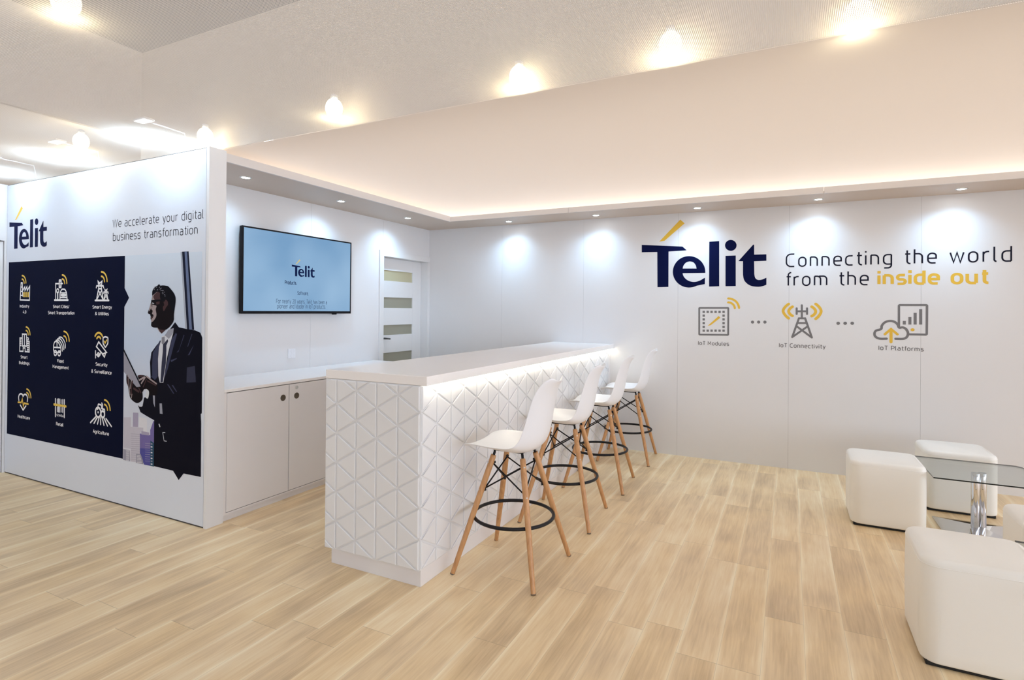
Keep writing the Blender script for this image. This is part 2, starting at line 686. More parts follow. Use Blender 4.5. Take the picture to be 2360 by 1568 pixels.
# ---------------------------------------------------------------- inner door
m = MB()
for y0, y1 in ((DY0 - 0.066, DY0 + 0.003), (DY1 - 0.003, -0.002)):
    m.box((-0.11, y0, 0), (0.016, y1, DZ - 0.0035))
m.box((-0.11, DY0 - 0.066, DZ - 0.0035), (0.016, -0.002, DZ + 0.062))
d1 = m.build('door_1', DOORW, bevel=0.003)
struct(d1)
XD = -0.088
m = MB()
PY0, PY1 = -0.80, -0.222
strips = [(0.512, 0.628), (0.830, 0.946), (1.149, 1.264), (1.460, 1.582), (1.772, 1.892)]
m.box((XD - 0.04, DY0 + 0.005, 0.01), (XD, PY0, DZ - 0.006))
m.box((XD - 0.04, PY1, 0.01), (XD, DY1 - 0.005, DZ - 0.006))
zs_ = [0.01] + [z for s_ in strips for z in s_] + [DZ - 0.006]
for k in range(0, len(zs_), 2):
    m.box((XD - 0.04, PY0, zs_[k]), (XD, PY1, zs_[k + 1]))
leaf = m.build('door_leaf', DOORW, d1, bevel=0.0015)
for a, c in strips:
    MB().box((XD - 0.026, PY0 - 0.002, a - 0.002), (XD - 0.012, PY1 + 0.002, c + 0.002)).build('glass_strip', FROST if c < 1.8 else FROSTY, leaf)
m = MB()
m.lathe((XD, -0.815, 1.112), (1, 0, 0), [(0.024, 0.0), (0.024, 0.008)])
m.tube([(XD + 0.005, -0.815, 1.115), (XD + 0.045, -0.815, 1.116), (XD + 0.05, -0.80, 1.117), (XD + 0.048, -0.70, 1.108)], [0.009, 0.009, 0.010, 0.008])
m.build('door_handle', speckle(mat('dark_handle', (0.06, 0.06, 0.06), 0.35, 0.6), 30, 0.05), leaf)

# ================================================================ BAR
BX0, BX1, BY, ZT, TH = 1.6706, 2.3702, -3.389, 1.098, 0.0495
QX0, QX1 = 1.71, 2.328
bar = thing('bar_counter', ((BX0 + BX1) / 2, BY / 2, 0),
            'long white bar counter with triangle relief cladding and glowing strip under its top', 'bar counter')
MB().box((BX0, BY, ZT - TH), (BX1, -0.001, ZT)).build('countertop', TOPMAT, bar, bevel=0.004)
MB().box((QX0, -3.371, 0), (QX1 - 0.001, -0.002, 0.0865)).build('plinth', LAMINATE, bar, bevel=0.001)
MB().box((QX0 - 0.03, -3.3795, 0.088), (QX1 - 0.007, -0.002, ZT - TH - 0.0005)).build('carcass', LAMINATE, bar)
MB().box((2.352, -3.36, ZT - TH - 0.006), (2.364, -0.01, ZT - TH - 0.0005)).build('led_strip', LEDBAR, bar)


def clip(poly, x0, x1, y0, y1):
    def cut(P, inside, inter):
        out = []
        for k in range(len(P)):
            a, c = P[k - 1], P[k]
            if inside(c):
                if not inside(a):
                    out.append(inter(a, c))
                out.append(c)
            elif inside(a):
                out.append(inter(a, c))
        return out

    def ix(v):
        return lambda a, c: (v, a[1] + (c[1] - a[1]) * (v - a[0]) / (c[0] - a[0]))

    def iy(v):
        return lambda a, c: (a[0] + (c[0] - a[0]) * (v - a[1]) / (c[1] - a[1]), v)
    for ins, it in ((lambda p: p[0] >= x0, ix(x0)), (lambda p: p[0] <= x1, ix(x1)),
                    (lambda p: p[1] >= y0, iy(y0)), (lambda p: p[1] <= y1, iy(y1))):
        if not poly:
            return []
        poly = cut(poly, ins, it)
    return poly


def inset(poly, d):
    n = len(poly)
    out = []
    area = sum(poly[k - 1][0] * poly[k][1] - poly[k][0] * poly[k - 1][1] for k in range(n)) / 2
    if abs(area) < 4e-4:
        return None
    sgn = 1 if area > 0 else -1
    for k in range(n):
        p0, p1, p2 = Vector(poly[k - 1]), Vector(poly[k]), Vector(poly[(k + 1) % n])
        d1, d2 = (p1 - p0), (p2 - p1)
        if d1.length < 1e-6 or d2.length < 1e-6:
            return None
        d1.normalize()
        d2.normalize()
        n1 = Vector((-d1.y, d1.x)) * sgn
        n2 = Vector((-d2.y, d2.x)) * sgn
        h = n1 + n2
        q = h.dot(n1)
        if q < 0.05:
            return None
        out.append(tuple(p1 + h * (d / q)))
    a2 = sum(out[k - 1][0] * out[k][1] - out[k][0] * out[k - 1][1] for k in range(n)) / 2
    if a2 * sgn < 1e-4:
        return None
    return out


def relief(name, to3, u0, u1, v0, v1, ucorner, vnode, parent, d=0.012):
    """equilateral triangle tiles standing proud of a board; to3(u, v, h) -> point"""
    side = 0.1645
    cw = side * math.sqrt(3) / 2
    m = MB()
    # base board
    q = [to3(u, v, h) for h in (-0.006, 0.0) for (u, v) in ((u0, v0), (u1, v0), (u1, v1), (u0, v1))]
    i = len(m.v)
    m.v += [Vector(p) for p in q]
    for fc in ((3, 2, 1, 0), (4, 5, 6, 7), (0, 1, 5, 4), (1, 2, 6, 5), (2, 3, 7, 6), (3, 0, 4, 7)):
        m.f.append([i + k for k in fc])
        m.mi.append(0)
    k0 = int(math.floor((u0 - ucorner) / cw)) - 1
    k1 = int(math.ceil((u1 - ucorner) / cw)) + 1
    for k in range(k0, k1):
        ua, ub = ucorner + k * cw, ucorner + (k + 1) * cw
        oa, ob = (0 if k % 2 == 0 else side / 2), (0 if (k + 1) % 2 == 0 else side / 2)
        for j in range(-12, 12):
            va, vb = vnode + oa + j * side, vnode + ob + j * side
            if ob > oa:
                tris = [((ua, va), (ub, vb), (ua, va + side)), ((ua, va), (ub, vb - side), (ub, vb))]
            else:
                tris = [((ua, va), (ub, vb), (ub, vb + side)), ((ua, va), (ub, vb + side), (ua, va + side))]
            for t in tris:
                P = clip(list(t), u0, u1, v0, v1)
                P = [p for q_, p in enumerate(P) if math.dist(p, P[q_ - 1]) > 0.006]
                if len(P) < 3:
                    continue
                A = inset(P, 0.0045)
                B = inset(P, 0.0085)
                if not A or not B:
                    continue
                n = len(A)
                i = len(m.v)
                m.v += [Vector(to3(p[0], p[1], 0.0)) for p in A]
                m.v += [Vector(to3(p[0], p[1], d * 0.62)) for p in A]
                m.v += [Vector(to3(p[0], p[1], d)) for p in B]
                for s_ in range(n):
                    e = (s_ + 1) % n
                    m.f.append([i + s_, i + e, i + n + e, i + n + s_])
                    m.mi.append(0)
                    m.f.append([i + n + s_, i + n + e, i + 2 * n + e, i + 2 * n + s_])
                    m.mi.append(0)
                m.f.append([i + 2 * n + s_ for s_ in range(n)])
                m.mi.append(0)
    o = m.build(name, RELIEF, parent)
    bm = bmesh.new()
    bm.from_mesh(o.data)
    bmesh.ops.recalc_face_normals(bm, faces=bm.faces)
    bm.to_mesh(o.data)
    bm.free()
    return o


ZP0, ZP1 = 0.088, ZT - TH - 0.001
relief('front_panel', lambda u, v, h: (2.3285 + h * 0.6, u, v), -3.3802, -0.075, ZP0, ZP1, -3.3865, ZP0, bar)
relief('end_panel', lambda u, v, h: (u, -3.3865 - h * 0.6, v), 1.673, 2.3285, ZP0, ZP1, 2.3285, ZP0, bar)
MB().box((2.3222, -0.073, ZP0), (2.334, -0.002, ZP1)).build('end_post', LAMINATE, bar)

# ================================================================ BASE CABINETS AND WORKTOP
XC = 0.6363
cab_lab = ['white base cabinet beside the printed wall end, with round dark door pulls',
           'white base cabinet hidden mostly behind the bar, nearer the inner door']
for ci, ya in enumerate((YF + 0.124, YF + 0.124 + 1.12)):
    yb = ya + 1.118
    c = thing('base_cabinet', (XC / 2, (ya + yb) / 2, 0), cab_lab[ci], 'cabinet')
    MB().box((0.003, ya, 0.046), (XC - 0.022, yb, 0.871)).build('carcass', LAMINATE, c)
    MB().box((0.003, ya + 0.003, 0.0), (XC - 0.018, yb, 0.044)).build('plinth', LAMINATE, c)
    m = MB()
    m.box((XC - 0.0218, ya, 0.0462), (XC, ya + 0.020, 0.8708))
    m.box((XC - 0.0218, ya + 0.020, 0.0462), (XC, yb, 0.058))
    m.box((XC - 0.0218, yb - 0.012, 0.058), (XC, yb, 0.8708))
    m.build('face_frame', LAMINATE, c)
    MB().box((XC - 0.0215, ya + 0.018, 0.055), (XC - 0.0193, yb - 0.010, 0.869)).build('shadow_gap', GAP, c)
    ym = ya + 0.545
    for k, (p, q, yk) in enumerate(((ya + 0.0235, ym - 0.003, ym - 0.058), (ym + 0.003, yb - 0.015, ym + 0.070))):
        dr = MB().box((XC - 0.019, p, 0.0615), (XC - 0.0005, q, 0.8665)).build('door', LAMINATE, c, bevel=0.001)
        m = MB()
        m.lathe((XC - 0.001, yk, 0.773), (1, 0, 0), [(0.0235, 0), (0.0235, 0.003), (0.021, 0.004), (0.0165, 0.0012)])
        m.build('pull', DKNOB, dr)
        if k == 1:
            m = MB()
            m.lathe((XC - 0.001, yk, 0.836), (1, 0, 0), [(0.0135, 0), (0.0135, 0.004), (0.011, 0.005), (0.011, 0.005)])
            m.box((XC + 0.003, yk - 0.0015, 0.829), (XC + 0.0045, yk + 0.0015, 0.843))
            m.build('lock', SILVER, dr)
YW1 = YF + 0.124 + 2.24
wt = MB().box((0.001, YF + 0.1235, 0.8715), (XC + 0.002, YW1, 0.893)).build('worktop', TOPMAT, bevel=0.002)
tag(wt, 'thin white worktop on the base cabinets under the television', 'worktop')

# power socket
s = thing('wall_socket', (0.0, -2.14, 1.037), 'white double power socket on the wall under the television', 'socket')
MB().box((0.0002, -2.18, 0.995), (0.009, -2.100, 1.080)).build('plate', PLASTIC, s, bevel=0.002)
for z in (1.058, 1.018):
    m = MB()
    m.lathe((0.008, -2.135, z), (1, 0, 0), [(0.0185, 0), (0.0185, 0.003), (0.0165, 0.0035), (0.016, -0.004)], 24)
    o = m.build('outlet', PLASTIC, s)
    for dy in (-0.0085, 0.0085):
        m = MB()
        m.lathe((0.0042, -2.135 + dy, z), (1, 0, 0), [(0.0035, 0), (0.0035, 0.0012)], 10)
        m.build('pin_hole', GAP, o)

# ================================================================ 2-D INK: strokes, fills, lettering
class Ink:
    """flat vinyl shapes on a plane: P(u, v) -> world point, layer k raises slightly"""

    def __init__(s, P):
        s.P = P
        s.m = MB()
        s.m.weld = True
        s.e = 0

    def fill(s, pts, k=0, mi=0):
        s.e = (s.e + 1) % 24
        s.m.face([s.P(u, v, k + s.e * 0.03) for u, v in pts], mi)

    def disc(s, c, r, k=0, mi=0, ry=None, n=28):
        ry = ry or r
        s.fill([(c[0] + r * math.cos(2 * PI * q / n), c[1] + ry * math.sin(2 * PI * q / n)) for q in range(n)], k, mi)

    def stroke(s, pts, wd, closed=False, k=0, mi=0, cap=True):
        P = [Vector(p) for p in pts]
        Q = [P[0]]
        for p in P[1:]:
            if (p - Q[-1]).length > 1e-6:
                Q.append(p)
        if closed and (Q[0] - Q[-1]).length < 1e-6:
            Q.pop()
        P = Q
        n = len(P)
        if n < 2:
            return
        h = wd / 2
        Lf, Rt = [], []
        for i in range(n):
            a = P[i - 1] if (i > 0 or closed) else None
            c = P[(i + 1) % n] if (i < n - 1 or closed) else None
            d1 = (P[i] - a).normalized() if a is not None else None
            d2 = (c - P[i]).normalized() if c is not None else None
            if d1 is None:
                d1 = d2
            if d2 is None:
                d2 = d1
            n1 = Vector((-d1.y, d1.x))
            n2 = Vector((-d2.y, d2.x))
            q = n1 + n2
            if q.length < 1e-4:
                q = n1.copy()
            q.normalize()
            c_ = max(q.dot(n1), 0.45)
            Lf.append(P[i] + q * (h / c_))
            Rt.append(P[i] - q * (h / c_))
        rng = range(n) if closed else range(n - 1)
        s.e = (s.e + 5) % 24
        E = [k + ((s.e + i) % 24) * 0.03 for i in range(n)]
        for i in rng:
            j = (i + 1) % n
            s.m.face([s.P(Rt[i].x, Rt[i].y, E[i]), s.P(Rt[j].x, Rt[j].y, E[j]), s.P(Lf[j].x, Lf[j].y, E[j]), s.P(Lf[i].x, Lf[i].y, E[i])], mi)
        if cap and not closed:
            for ei, e, d in ((0, P[0], P[0] - P[1]), (-1, P[-1], P[-1] - P[-2])):
                t0 = math.atan2(d.y, d.x)
                s.m.face([s.P(e.x + h * math.cos(t0 + t), e.y + h * math.sin(t0 + t), E[ei])
                          for t in [-PI / 2 + PI * q / 8 for q in range(9)]], mi)



def rounded(pts, R, closed=False, seg=7):
    """round the corners of a polyline; a point may carry its own radius"""
    n = len(pts)
    out = []
    for i, p in enumerate(pts):
        r = p[2] if len(p) > 2 else R
        p1 = Vector(p[:2])
        if not closed and i in (0, n - 1):
            out.append(p1)
            continue
        a, c = Vector(pts[i - 1][:2]), Vector(pts[(i + 1) % n][:2])
        la, lc = (a - p1).length, (c - p1).length
        if r <= 0 or la < 1e-9 or lc < 1e-9:
            out.append(p1)
            continue
        da, dc = (a - p1) / la, (c - p1) / lc
        ta = min(r, la * (0.5 if (closed or 0 < i - 1) else 1.0))
        tc_ = min(r, lc * (0.5 if (closed or i + 1 < n - 1) else 1.0))
        A, B = p1 + da * ta, p1 + dc * tc_
        for q in range(seg + 1):
            t = q / seg
            # cubic approximating a quarter ellipse
            k = 0.5523
            c1, c2 = A + (p1 - A) * k, B + (p1 - B) * k
            out.append(A * (1 - t) ** 3 + c1 * 3 * t * (1 - t) ** 2 + c2 * 3 * t * t * (1 - t) + B * t ** 3)
    return out


# monoline lettering: x-height 5, cap 7, ascender 7.4, descender -2 (stroke centre lines)
X5, C7, A7, D2 = 5.0, 7.0, 7.3, -2.0
GL = {}


def gl(ch, adv, *paths):
    GL[ch] = (adv, paths)


R1 = 1.75
gl('a', 4.9, [(0.5, X5), (3.3, X5, 1.5), (3.3, 0)], [(3.3, 2.9), (0, 2.9, 1.3), (0, 0, 1.3), (3.3, 0, 0.9), (3.3, 1)])
gl('b', 5.1, [(0, 0), (0, A7)], [(0, X5), (3.5, X5), (3.5, 0), (0, 0)])
gl('c', 4.6, [(3.3, X5), (0, X5), (0, 0), (3.3, 0)])
gl('d', 5.2, [(3.5, 0), (3.5, A7)], [(3.5, X5), (0, X5), (0, 0), (3.5, 0)])
gl('e', 5.0, [(0, 2.45), (3.5, 2.45, 0), (3.5, X5), (0, X5), (0, 0), (3.3, 0)])
gl('f', 3.2, [(0.9, 0), (0.9, A7, 1.4), (2.4, A7)], [(0, X5), (2.2, X5)])
gl('g', 5.2, [(3.5, X5), (3.5, D2, 1.5), (0.3, D2)], [(3.5, X5), (0, X5), (0, 0), (3.5, 0)])
gl('h', 5.1, [(0, 0), (0, A7)], [(0, X5), (3.4, X5), (3.4, 0)])
gl('i', 1.7, [(0, 0), (0, X5)], [(0, 6.85), 'D'])
gl('l', 2.4, [(0, A7), (0, 0, 1.0), (0.9, 0)])
gl('m', 7.7, [(0, 0), (0, X5)], [(0, X5), (3.0, X5), (3.0, 0)], [(2.2, X5), (6.0, X5), (6.0, 0)])
gl('n', 5.1, [(0, 0), (0, X5)], [(0, X5), (3.4, X5), (3.4, 0)])
gl('o', 5.2, [(0, X5), (3.6, X5), (3.6, 0), (0, 0), 'C'])
gl('p', 5.1, [(0, D2), (0, X5)], [(0, X5), (3.5, X5), (3.5, 0), (0, 0)])
gl('r', 3.6, [(0, 0), (0, X5)], [(0, 3.4), (0, X5), (2.3, X5)])
gl('s', 4.6, [(3.1, X5), (0, X5, 1.25), (0, 2.5, 1.25), (3.2, 2.5, 1.25), (3.2, 0, 1.25), (0, 0)])
gl('t', 3.4, [(0.9, 6.9), (0.9, 0, 1.3), (2.4, 0)], [(0, X5), (2.3, X5)])
gl('u', 5.1, [(0, X5), (0, 0), (3.4, 0)], [(3.4, X5), (3.4, 0)])
gl('v', 4.6, [(0, X5), (1.75, 0, 0), (3.5, X5)])
gl('w', 6.9, [(0, X5), (1.4, 0, 0), (2.8, X5, 0), (4.2, 0, 0), (5.6, X5)])
gl('y', 4.6, [(0, X5), (1.75, 0)], [(3.5, X5), (1.1, D2)])
gl('A', 5.8, [(0, 0), (2.3, C7, 0), (4.6, 0)], [(0.8, 2.1), (3.8, 2.1)])
gl('B', 5.8, [(0, 3.7), (3.8, 3.7), (3.8, C7), (0, C7, 0), (0, 0, 0), (4.1, 0), (4.1, 3.7), (0, 3.7)])
gl('C', 5.7, [(4.1, C7), (0, C7, 2.4), (0, 0, 2.4), (4.1, 0)])
gl('E', 5.1, [(3.8, C7), (0, C7, 0), (0, 0, 0), (3.8, 0)], [(0, 3.6), (3.3, 3.6)])
gl('F', 4.9, [(3.8, C7), (0, C7, 0), (0, 0)], [(0, 3.5), (3.3, 3.5)])
gl('H', 6.0, [(0, 0), (0, C7)], [(4.2, 0), (4.2, C7)], [(0, 3.6), (4.2, 3.6)])
gl('I', 1.8, [(0, 0), (0, C7)])
gl('M', 6.9, [(0, 0), (0, C7, 0), (2.5, 2.6, 0), (5.0, C7, 0), (5.0, 0)])
gl('P', 5.4, [(0, 0), (0, C7, 0), (4.0, C7), (4.0, 3.1), (0, 3.1)])
gl('R', 5.7, [(0, 0), (0, C7, 0), (4.0, C7), (4.0, 3.2), (0, 3.2)], [(2.2, 3.2), (4.2, 0)])
gl('S', 5.4, [(3.9, C7), (0, C7), (0, 3.6), (4.0, 3.6), (4.0, 0), (0, 0)])
gl('T', 5.1, [(0, C7), (4.2, C7)], [(2.1, C7), (2.1, 0)])
gl('U', 5.9, [(0, C7), (0, 0, 2.1), (4.1, 0, 2.1), (4.1, C7)])
gl('W', 8.0, [(0, C7), (1.65, 0, 0), (3.3, C7, 0), (4.95, 0, 0), (6.6, C7)])
gl('0', 5.5, [(0, C7, 2), (3.8, C7, 2), (3.8, 0, 2), (0, 0, 2), 'C'])
gl('1', 3.8, [(0, 5.4), (1.6, C7, 0), (1.6, 0)])
gl('2', 5.3, [(0, C7), (3.7, C7), (3.7, 3.8), (0, 0, 0), (3.8, 0)])
gl('3', 5.3, [(0, C7), (3.6, C7), (3.6, 3.7), (1.2, 3.7)], [(1.2, 3.7), (3.8, 3.7), (3.8, 0), (0, 0)])
gl('4', 5.4, [(1.9, C7), (0, 1.6, 0), (4.1, 1.6)], [(2.9, 3.6), (2.9, 0)])
gl('5', 5.4, [(3.6, C7), (0.2, C7, 0), (0, 4, 0), (3.8, 4), (3.8, 0), (0, 0)])
gl('6', 5.4, [(2.4, C7), (0, 3.0), (0, 0), (3.8, 0), (3.8, 4), (0.4, 4)])
gl('&', 6.0, [(4.6, 0), (0.9, 5.0), (0.9, C7, 1.1), (3.1, C7, 1.1), (3.1, 4.6), (0, 3.0), (0, 0), (3.4, 0), (4.5, 3.0)])
gl('.', 2.0, [(0.1, 0.0), 'D'])
gl(',', 2.0, [(0.4, 0.2), (0, -1.2)])
gl('/', 4.0, [(0, -0.6), (2.6, C7 + 0.4)])
gl(' ', 3.0)


def text_width(t, wt, track):
    x = 0
    for ch in t:
        x += GL[ch][0] + track
    return x - track - 1.55 + wt


def lettering(P, t, u0, u1, v0, cap, wt, track, m, name, parent, k=0):
    """write t between u0 and u1 on baseline v0 with cap height cap (wt = pen width in glyph units); every word is a mesh of its own"""
    nat = text_width(t, wt, track)
    sx = (u1 - u0) / nat
    sy = cap / (C7 + wt)
    x = wt / 2
    ink = Ink(P)
    for ch in t + ' ':
        adv, paths = GL[ch]
        if ch == ' ' and ink.m.f:
            ink.m.build(name, m, parent)
            ink = Ink(P)
        for n_, p in enumerate(paths):
            closed = p[-1] == 'C'
            q = p[:-1] if closed else p
            if p[-1] == 'D':
                q = [(p[0][0], p[0][1] - wt * 0.54), (p[0][0], p[0][1] + wt * 0.54)]
            sub = Ink(lambda a, c, kk: (a, c, kk))
            sub.stroke(rounded(q, R1, closed) if len(q) > 2 else q, wt, closed, cap=False)
            for f in sub.m.f:
                ink.m.face([P(u0 + (x + sub.m.v[i].x) * sx, v0 + (wt / 2 + sub.m.v[i].y) * sy, k + n_ * 0.15 + sub.m.v[i].z) for i in f])
        x += adv + track


def arc(c, r, a0, a1, n=14):
    return [(c[0] + r * math.cos(a0 + (a1 - a0) * q / n), c[1] + r * math.sin(a0 + (a1 - a0) * q / n)) for q in range(n + 1)]


def ell(cx, cy, rx, ry, a0, a1, n=40):
    return [(cx + rx * math.cos(a0 + (a1 - a0) * q / n), cy + ry * math.sin(a0 + (a1 - a0) * q / n)) for q in range(n + 1)]


def smooth_curve(P, closed=False, seg=6):
    """Catmull-Rom through the points"""
    n = len(P)
    out = []
    V = [Vector(p) for p in P]
    for i in range(n if closed else n - 1):
        p0 = V[i - 1] if (closed or i > 0) else V[0]
        p1, p2 = V[i], V[(i + 1) % n]
        p3 = V[(i + 2) % n] if (closed or i + 2 < n) else V[-1]
        for q in range(seg):
            t = q / seg
            out.append(0.5 * ((2 * p1) + (p2 - p0) * t + (2 * p0 - 5 * p1 + 4 * p2 - p3) * t * t + (3 * p1 - p0 - 3 * p2 + p3) * t ** 3))
    if not closed:
        out.append(V[-1])
    return out


# the three faces that carry print (u across, v up)
def back(u, v, k=0):
    return Vector((u, -0.0008 - 0.00012 * k, v))


def front(u, v, k=0):
    return Vector((u, YF - 0.0008 - 0.00012 * k, v))


def bw(px, py):
    p = on(px, py, 1, 0.0)
    return (p.x, p.z)


def fw(px, py):
    p = on(px, py, 1, YF)
    return (p.x, p.z)


# ---------------------------------------------------------------- the wordmark, outlines in wall metres on the back wall
def lg(x, y):
    return bw(1460 + x / 2.6222, 480 + y / 2.6222)


def logo_shapes():
    S = []
    S.append([lg(*p) for p in ((50, 222), (296, 232), (322, 255), (212, 262), (211, 476), (145, 478), (144, 265), (50, 267))])
    e = ell(336, 385, 98, 95, math.radians(4), math.radians(-298), 54)       # over the top, down the left, to the tail
    e = [p for p in e if not (p[0] > 428 and p[1] > 398)]
    low = [(431, 459)] + [tuple(p) for p in smooth_curve([(432, 420), (400, 438), (368, 446), (338, 441), (315, 427), (301, 408), (297, 393)])]
    up = [tuple(p) for p in smooth_curve([(297, 366), (303, 346), (318, 329), (340, 322), (362, 328), (376, 345), (381, 366)])] + [(381, 392), (434, 391)]
    S.append([lg(*p) for p in e + low + up])
    S.append([lg(*p) for p in ((296, 365), (383, 365), (383, 392), (296, 393))])
    S.append([lg(*p) for p in ((458, 203), (518, 199), (518, 472), (457, 474))])
    S.append([lg(*p) for p in ((556, 288), (618, 286), (618, 471), (556, 472))])
    S.append([lg(*p) for p in ell(588, 225, 35, 33, 0, 2 * PI * 35 / 36, 35)])
    S.append([lg(*p) for p in ((634, 320), (724, 220), (729, 222), (729, 281), (803, 279), (803, 318), (729, 321))
              + tuple(tuple(p) for p in smooth_curve([(730, 398), (735, 420), (747, 432), (765, 434), (785, 429), (803, 420)]))
              + tuple(tuple(p) for p in smooth_curve([(803, 463), (785, 470), (760, 475), (725, 473), (700, 465), (680, 450), (667, 430), (662, 402)])) + ((662, 321),)])
    A = [lg(*p) for p in ((155, 203), (283, 69), (309, 92), (188, 197))]
    return S, A


LOGO, ACCENT = logo_shapes()
LU0, LU1 = LOGO[0][0][0], max(p[0] for p in LOGO[-1])
LV0, LV1 = LOGO[0][5][1], LOGO[3][1][1]


def wordmark(name, P, u0, u1, v0, v1, label, parent=None, mats=(NAVY, GOLD)):
    def mp(p):
        return (u0 + (p[0] - LU0) * (u1 - u0) / (LU1 - LU0), v0 + (p[1] - LV0) * (v1 - v0) / (LV1 - LV0))
    t = parent
    if parent is None:
        t = thing(name, P((u0 + u1) / 2, v0, 0), label, 'wordmark')
    ink = Ink(P)
    for s_ in LOGO:
        ink.fill([mp(p) for p in s_])
    ink.m.build('letters', mats[0], t)
    ink = Ink(P)
    ink.fill([mp(p) for p in ACCENT])
    ink.m.build('accent_stroke', mats[1], t)
    return t


wordmark('wordmark', back, LU0, LU1, LV0, LV1, 'largest navy company wordmark with yellow accent, on the back wall')
a, c = fw(22, 521), fw(108, 568)
f0, f1 = fw(32, 574), fw(71.7, 506)
wordmark('wordmark', front, a[0], c[0], f0[1], f1[1], 'smaller navy company wordmark at the top of the printed wall')

# slogans
t = thing('slogan_lettering', back(4.8, 1.69), 'two line slogan in thin navy and bold yellow letters on the back wall', 'lettering')
zb1 = (bw(1820, 616.5)[1] + bw(2335, 603)[1]) / 2
zb2 = bw(1811, 660)[1]
cap1 = bw(1822, 585)[1] - bw(1822, 616.5)[1]
lettering(back, 'Connecting the world', 3.998, 5.622, zb1, cap1, 0.74, 0.75, INK, 'thin_word', t)
lettering(back, 'from the', 4.000, bw(2002, 650)[0], zb2, cap1, 0.74, 0.75, INK, 'thin_word', t)
lettering(back, 'inside out', bw(2022, 650)[0], bw(2279, 650)[0], bw(2150, 656.5)[1], cap1, 1.42, 0.55, GOLD, 'bold_word', t)

t = thing('slogan_lettering', front(0.1, 2.05), 'two line slogan in thin dark letters near the end of the printed wall', 'lettering')
z1 = (fw(262, 524)[1] + fw(468, 505)[1]) / 2
z2 = (fw(261, 555.6)[1] + fw(455, 540)[1]) / 2
cp = fw(262, 505)[1] - fw(262, 524)[1]
lettering(front, 'We accelerate your digital', fw(259.7, 515)[0], fw(469.5, 500)[0], z1, cp, 0.62, 0.35, INK, 'thin_word', t)
lettering(front, 'business transformation', fw(260.5, 550)[0], fw(456, 540)[0], z2, cp, 0.62, 0.35, INK, 'thin_word', t)


# ---------------------------------------------------------------- three icons on the back wall
def k7(x, y):
    return bw(1560 + x / 3.6875, 660 + y / 3.6875)


def P7(*pts):
    return [k7(*p) for p in pts]


SW = 0.0165
t = thing('module_icon', back(*k7(313, 420)), 'grey and yellow square chip icon captioned IoT Modules on the back wall', 'wall icon')
ink = Ink(back)
ink.stroke(rounded(P7((190, 184), (437, 184), (436, 414), (190, 411)), 0.006, True), SW, True)
for x in (228, 262, 295, 329, 363, 397):
    for y in (218, 378):
        c = k7(x, y)
        ink.fill([(c[0] + a * 0.0108, c[1] + e * 0.0108) for a, e in ((-1, -1), (1, -1), (1, 1), (-1, 1))])
for y in (250, 282, 314, 346):
    for x in (228, 397):
        c = k7(x, y)
        ink.fill([(c[0] + a * 0.0108, c[1] + e * 0.0108) for a, e in ((-1, -1), (1, -1), (1, 1), (-1, 1))])
ink.m.build('chip', GREY, t)
ink = Ink(back)
ink.fill(P7((260, 338), (355, 253), (370, 268), (290, 330)))
ink.m.build('yellow_stroke', GOLD, t)
ink = Ink(back)
c = k7(436, 190)
for r in (0.060, 0.098):
    ink.stroke(arc(c, r, 0.08, PI / 2), 0.0195)
ink.m.build('yellow_waves', GOLD, t)
lettering(back, 'IoT Modules', k7(180, 490)[0], k7(443, 490)[0], k7(310, 504)[1], 0.0405, 1.15, 0.55, GREY, 'caption_word', t)

t = thing('antenna_icon', back(*k7(1062, 440)), 'grey antenna tower icon captioned IoT Connectivity on the back wall', 'wall icon')
ink = Ink(back)
for p in (((1062, 162), (1062, 268)), ((1018, 213), (1106, 213)), ((1018, 188), (1018, 236)), ((1106, 188), (1106, 236)),
          ((980, 433), (1037, 273), (1090, 273), (1147, 436)), ((1026, 313), (1102, 313)), ((1021, 343), (1147, 436)), ((1106, 345), (980, 433))):
    ink.stroke(P7(*p), SW * 1.05)
ink.m.build('tower', GREY, t)
ink = Ink(back)
for pair in ((((983, 174), (950, 190), (950, 236), (983, 252)), ((950, 151), (903, 180), (903, 240), (950, 273))),
             (((1146, 174), (1180, 190), (1180, 240), (1146, 254)), ((1180, 151), (1226, 180), (1226, 245), (1180, 277)))):
    ink = Ink(back)
    for p in pair:
        ink.stroke(rounded(P7(*p), 0.06), 0.0235)
    ink.m.build('yellow_waves', GOLD, t)
lettering(back, 'IoT Connectivity', k7(868, 510)[0], k7(1262, 510)[0], k7(1065, 526)[1], 0.0405, 1.15, 0.55, GREY, 'caption_word', t)

t = thing('cloud_icon', back(*k7(1905, 450)), 'grey cloud and chart icon captioned IoT Platforms on the back wall', 'wall icon')
ink = Ink(back)
ink.stroke(rounded(P7((1975, 409), (2123, 412), (2126, 160), (1887, 160), (1887, 348)), 0.008), SW * 1.05)
for x, y0 in ((1933, 295), (1980, 262), (2025, 226), (2072, 195)):
    ink.fill(P7((x - 13, y0), (x + 13, y0), (x + 13, 326), (x - 13, 326)))
ink.m.build('chart', GREY, t)
ink = Ink(back)
ink.stroke(smooth_curve(P7((1782, 446), (1725, 446), (1690, 430), (1679, 404), (1692, 378), (1735, 364), (1742, 335), (1768, 307), (1810, 295),
                           (1850, 303), (1876, 325), (1889, 352), (1920, 350), (1948, 365), (1964, 398), (1955, 430), (1925, 447), (1858, 447)), False, 5), SW * 1.15)
ink.m.build('cloud', GREY, t)
ink = Ink(back)
ink.stroke(P7((1820, 474), (1820, 366)), 0.0225)
ink.stroke(P7((1768, 408), (1820, 364), (1874, 409)), 0.0195)
ink.m.build('yellow_arrow', GOLD, t)
ink = Ink(back)
ink.disc(k7(2003, 370), 0.0145, ry=0.0125)
ink.m.build('yellow_dot', GOLD, t)
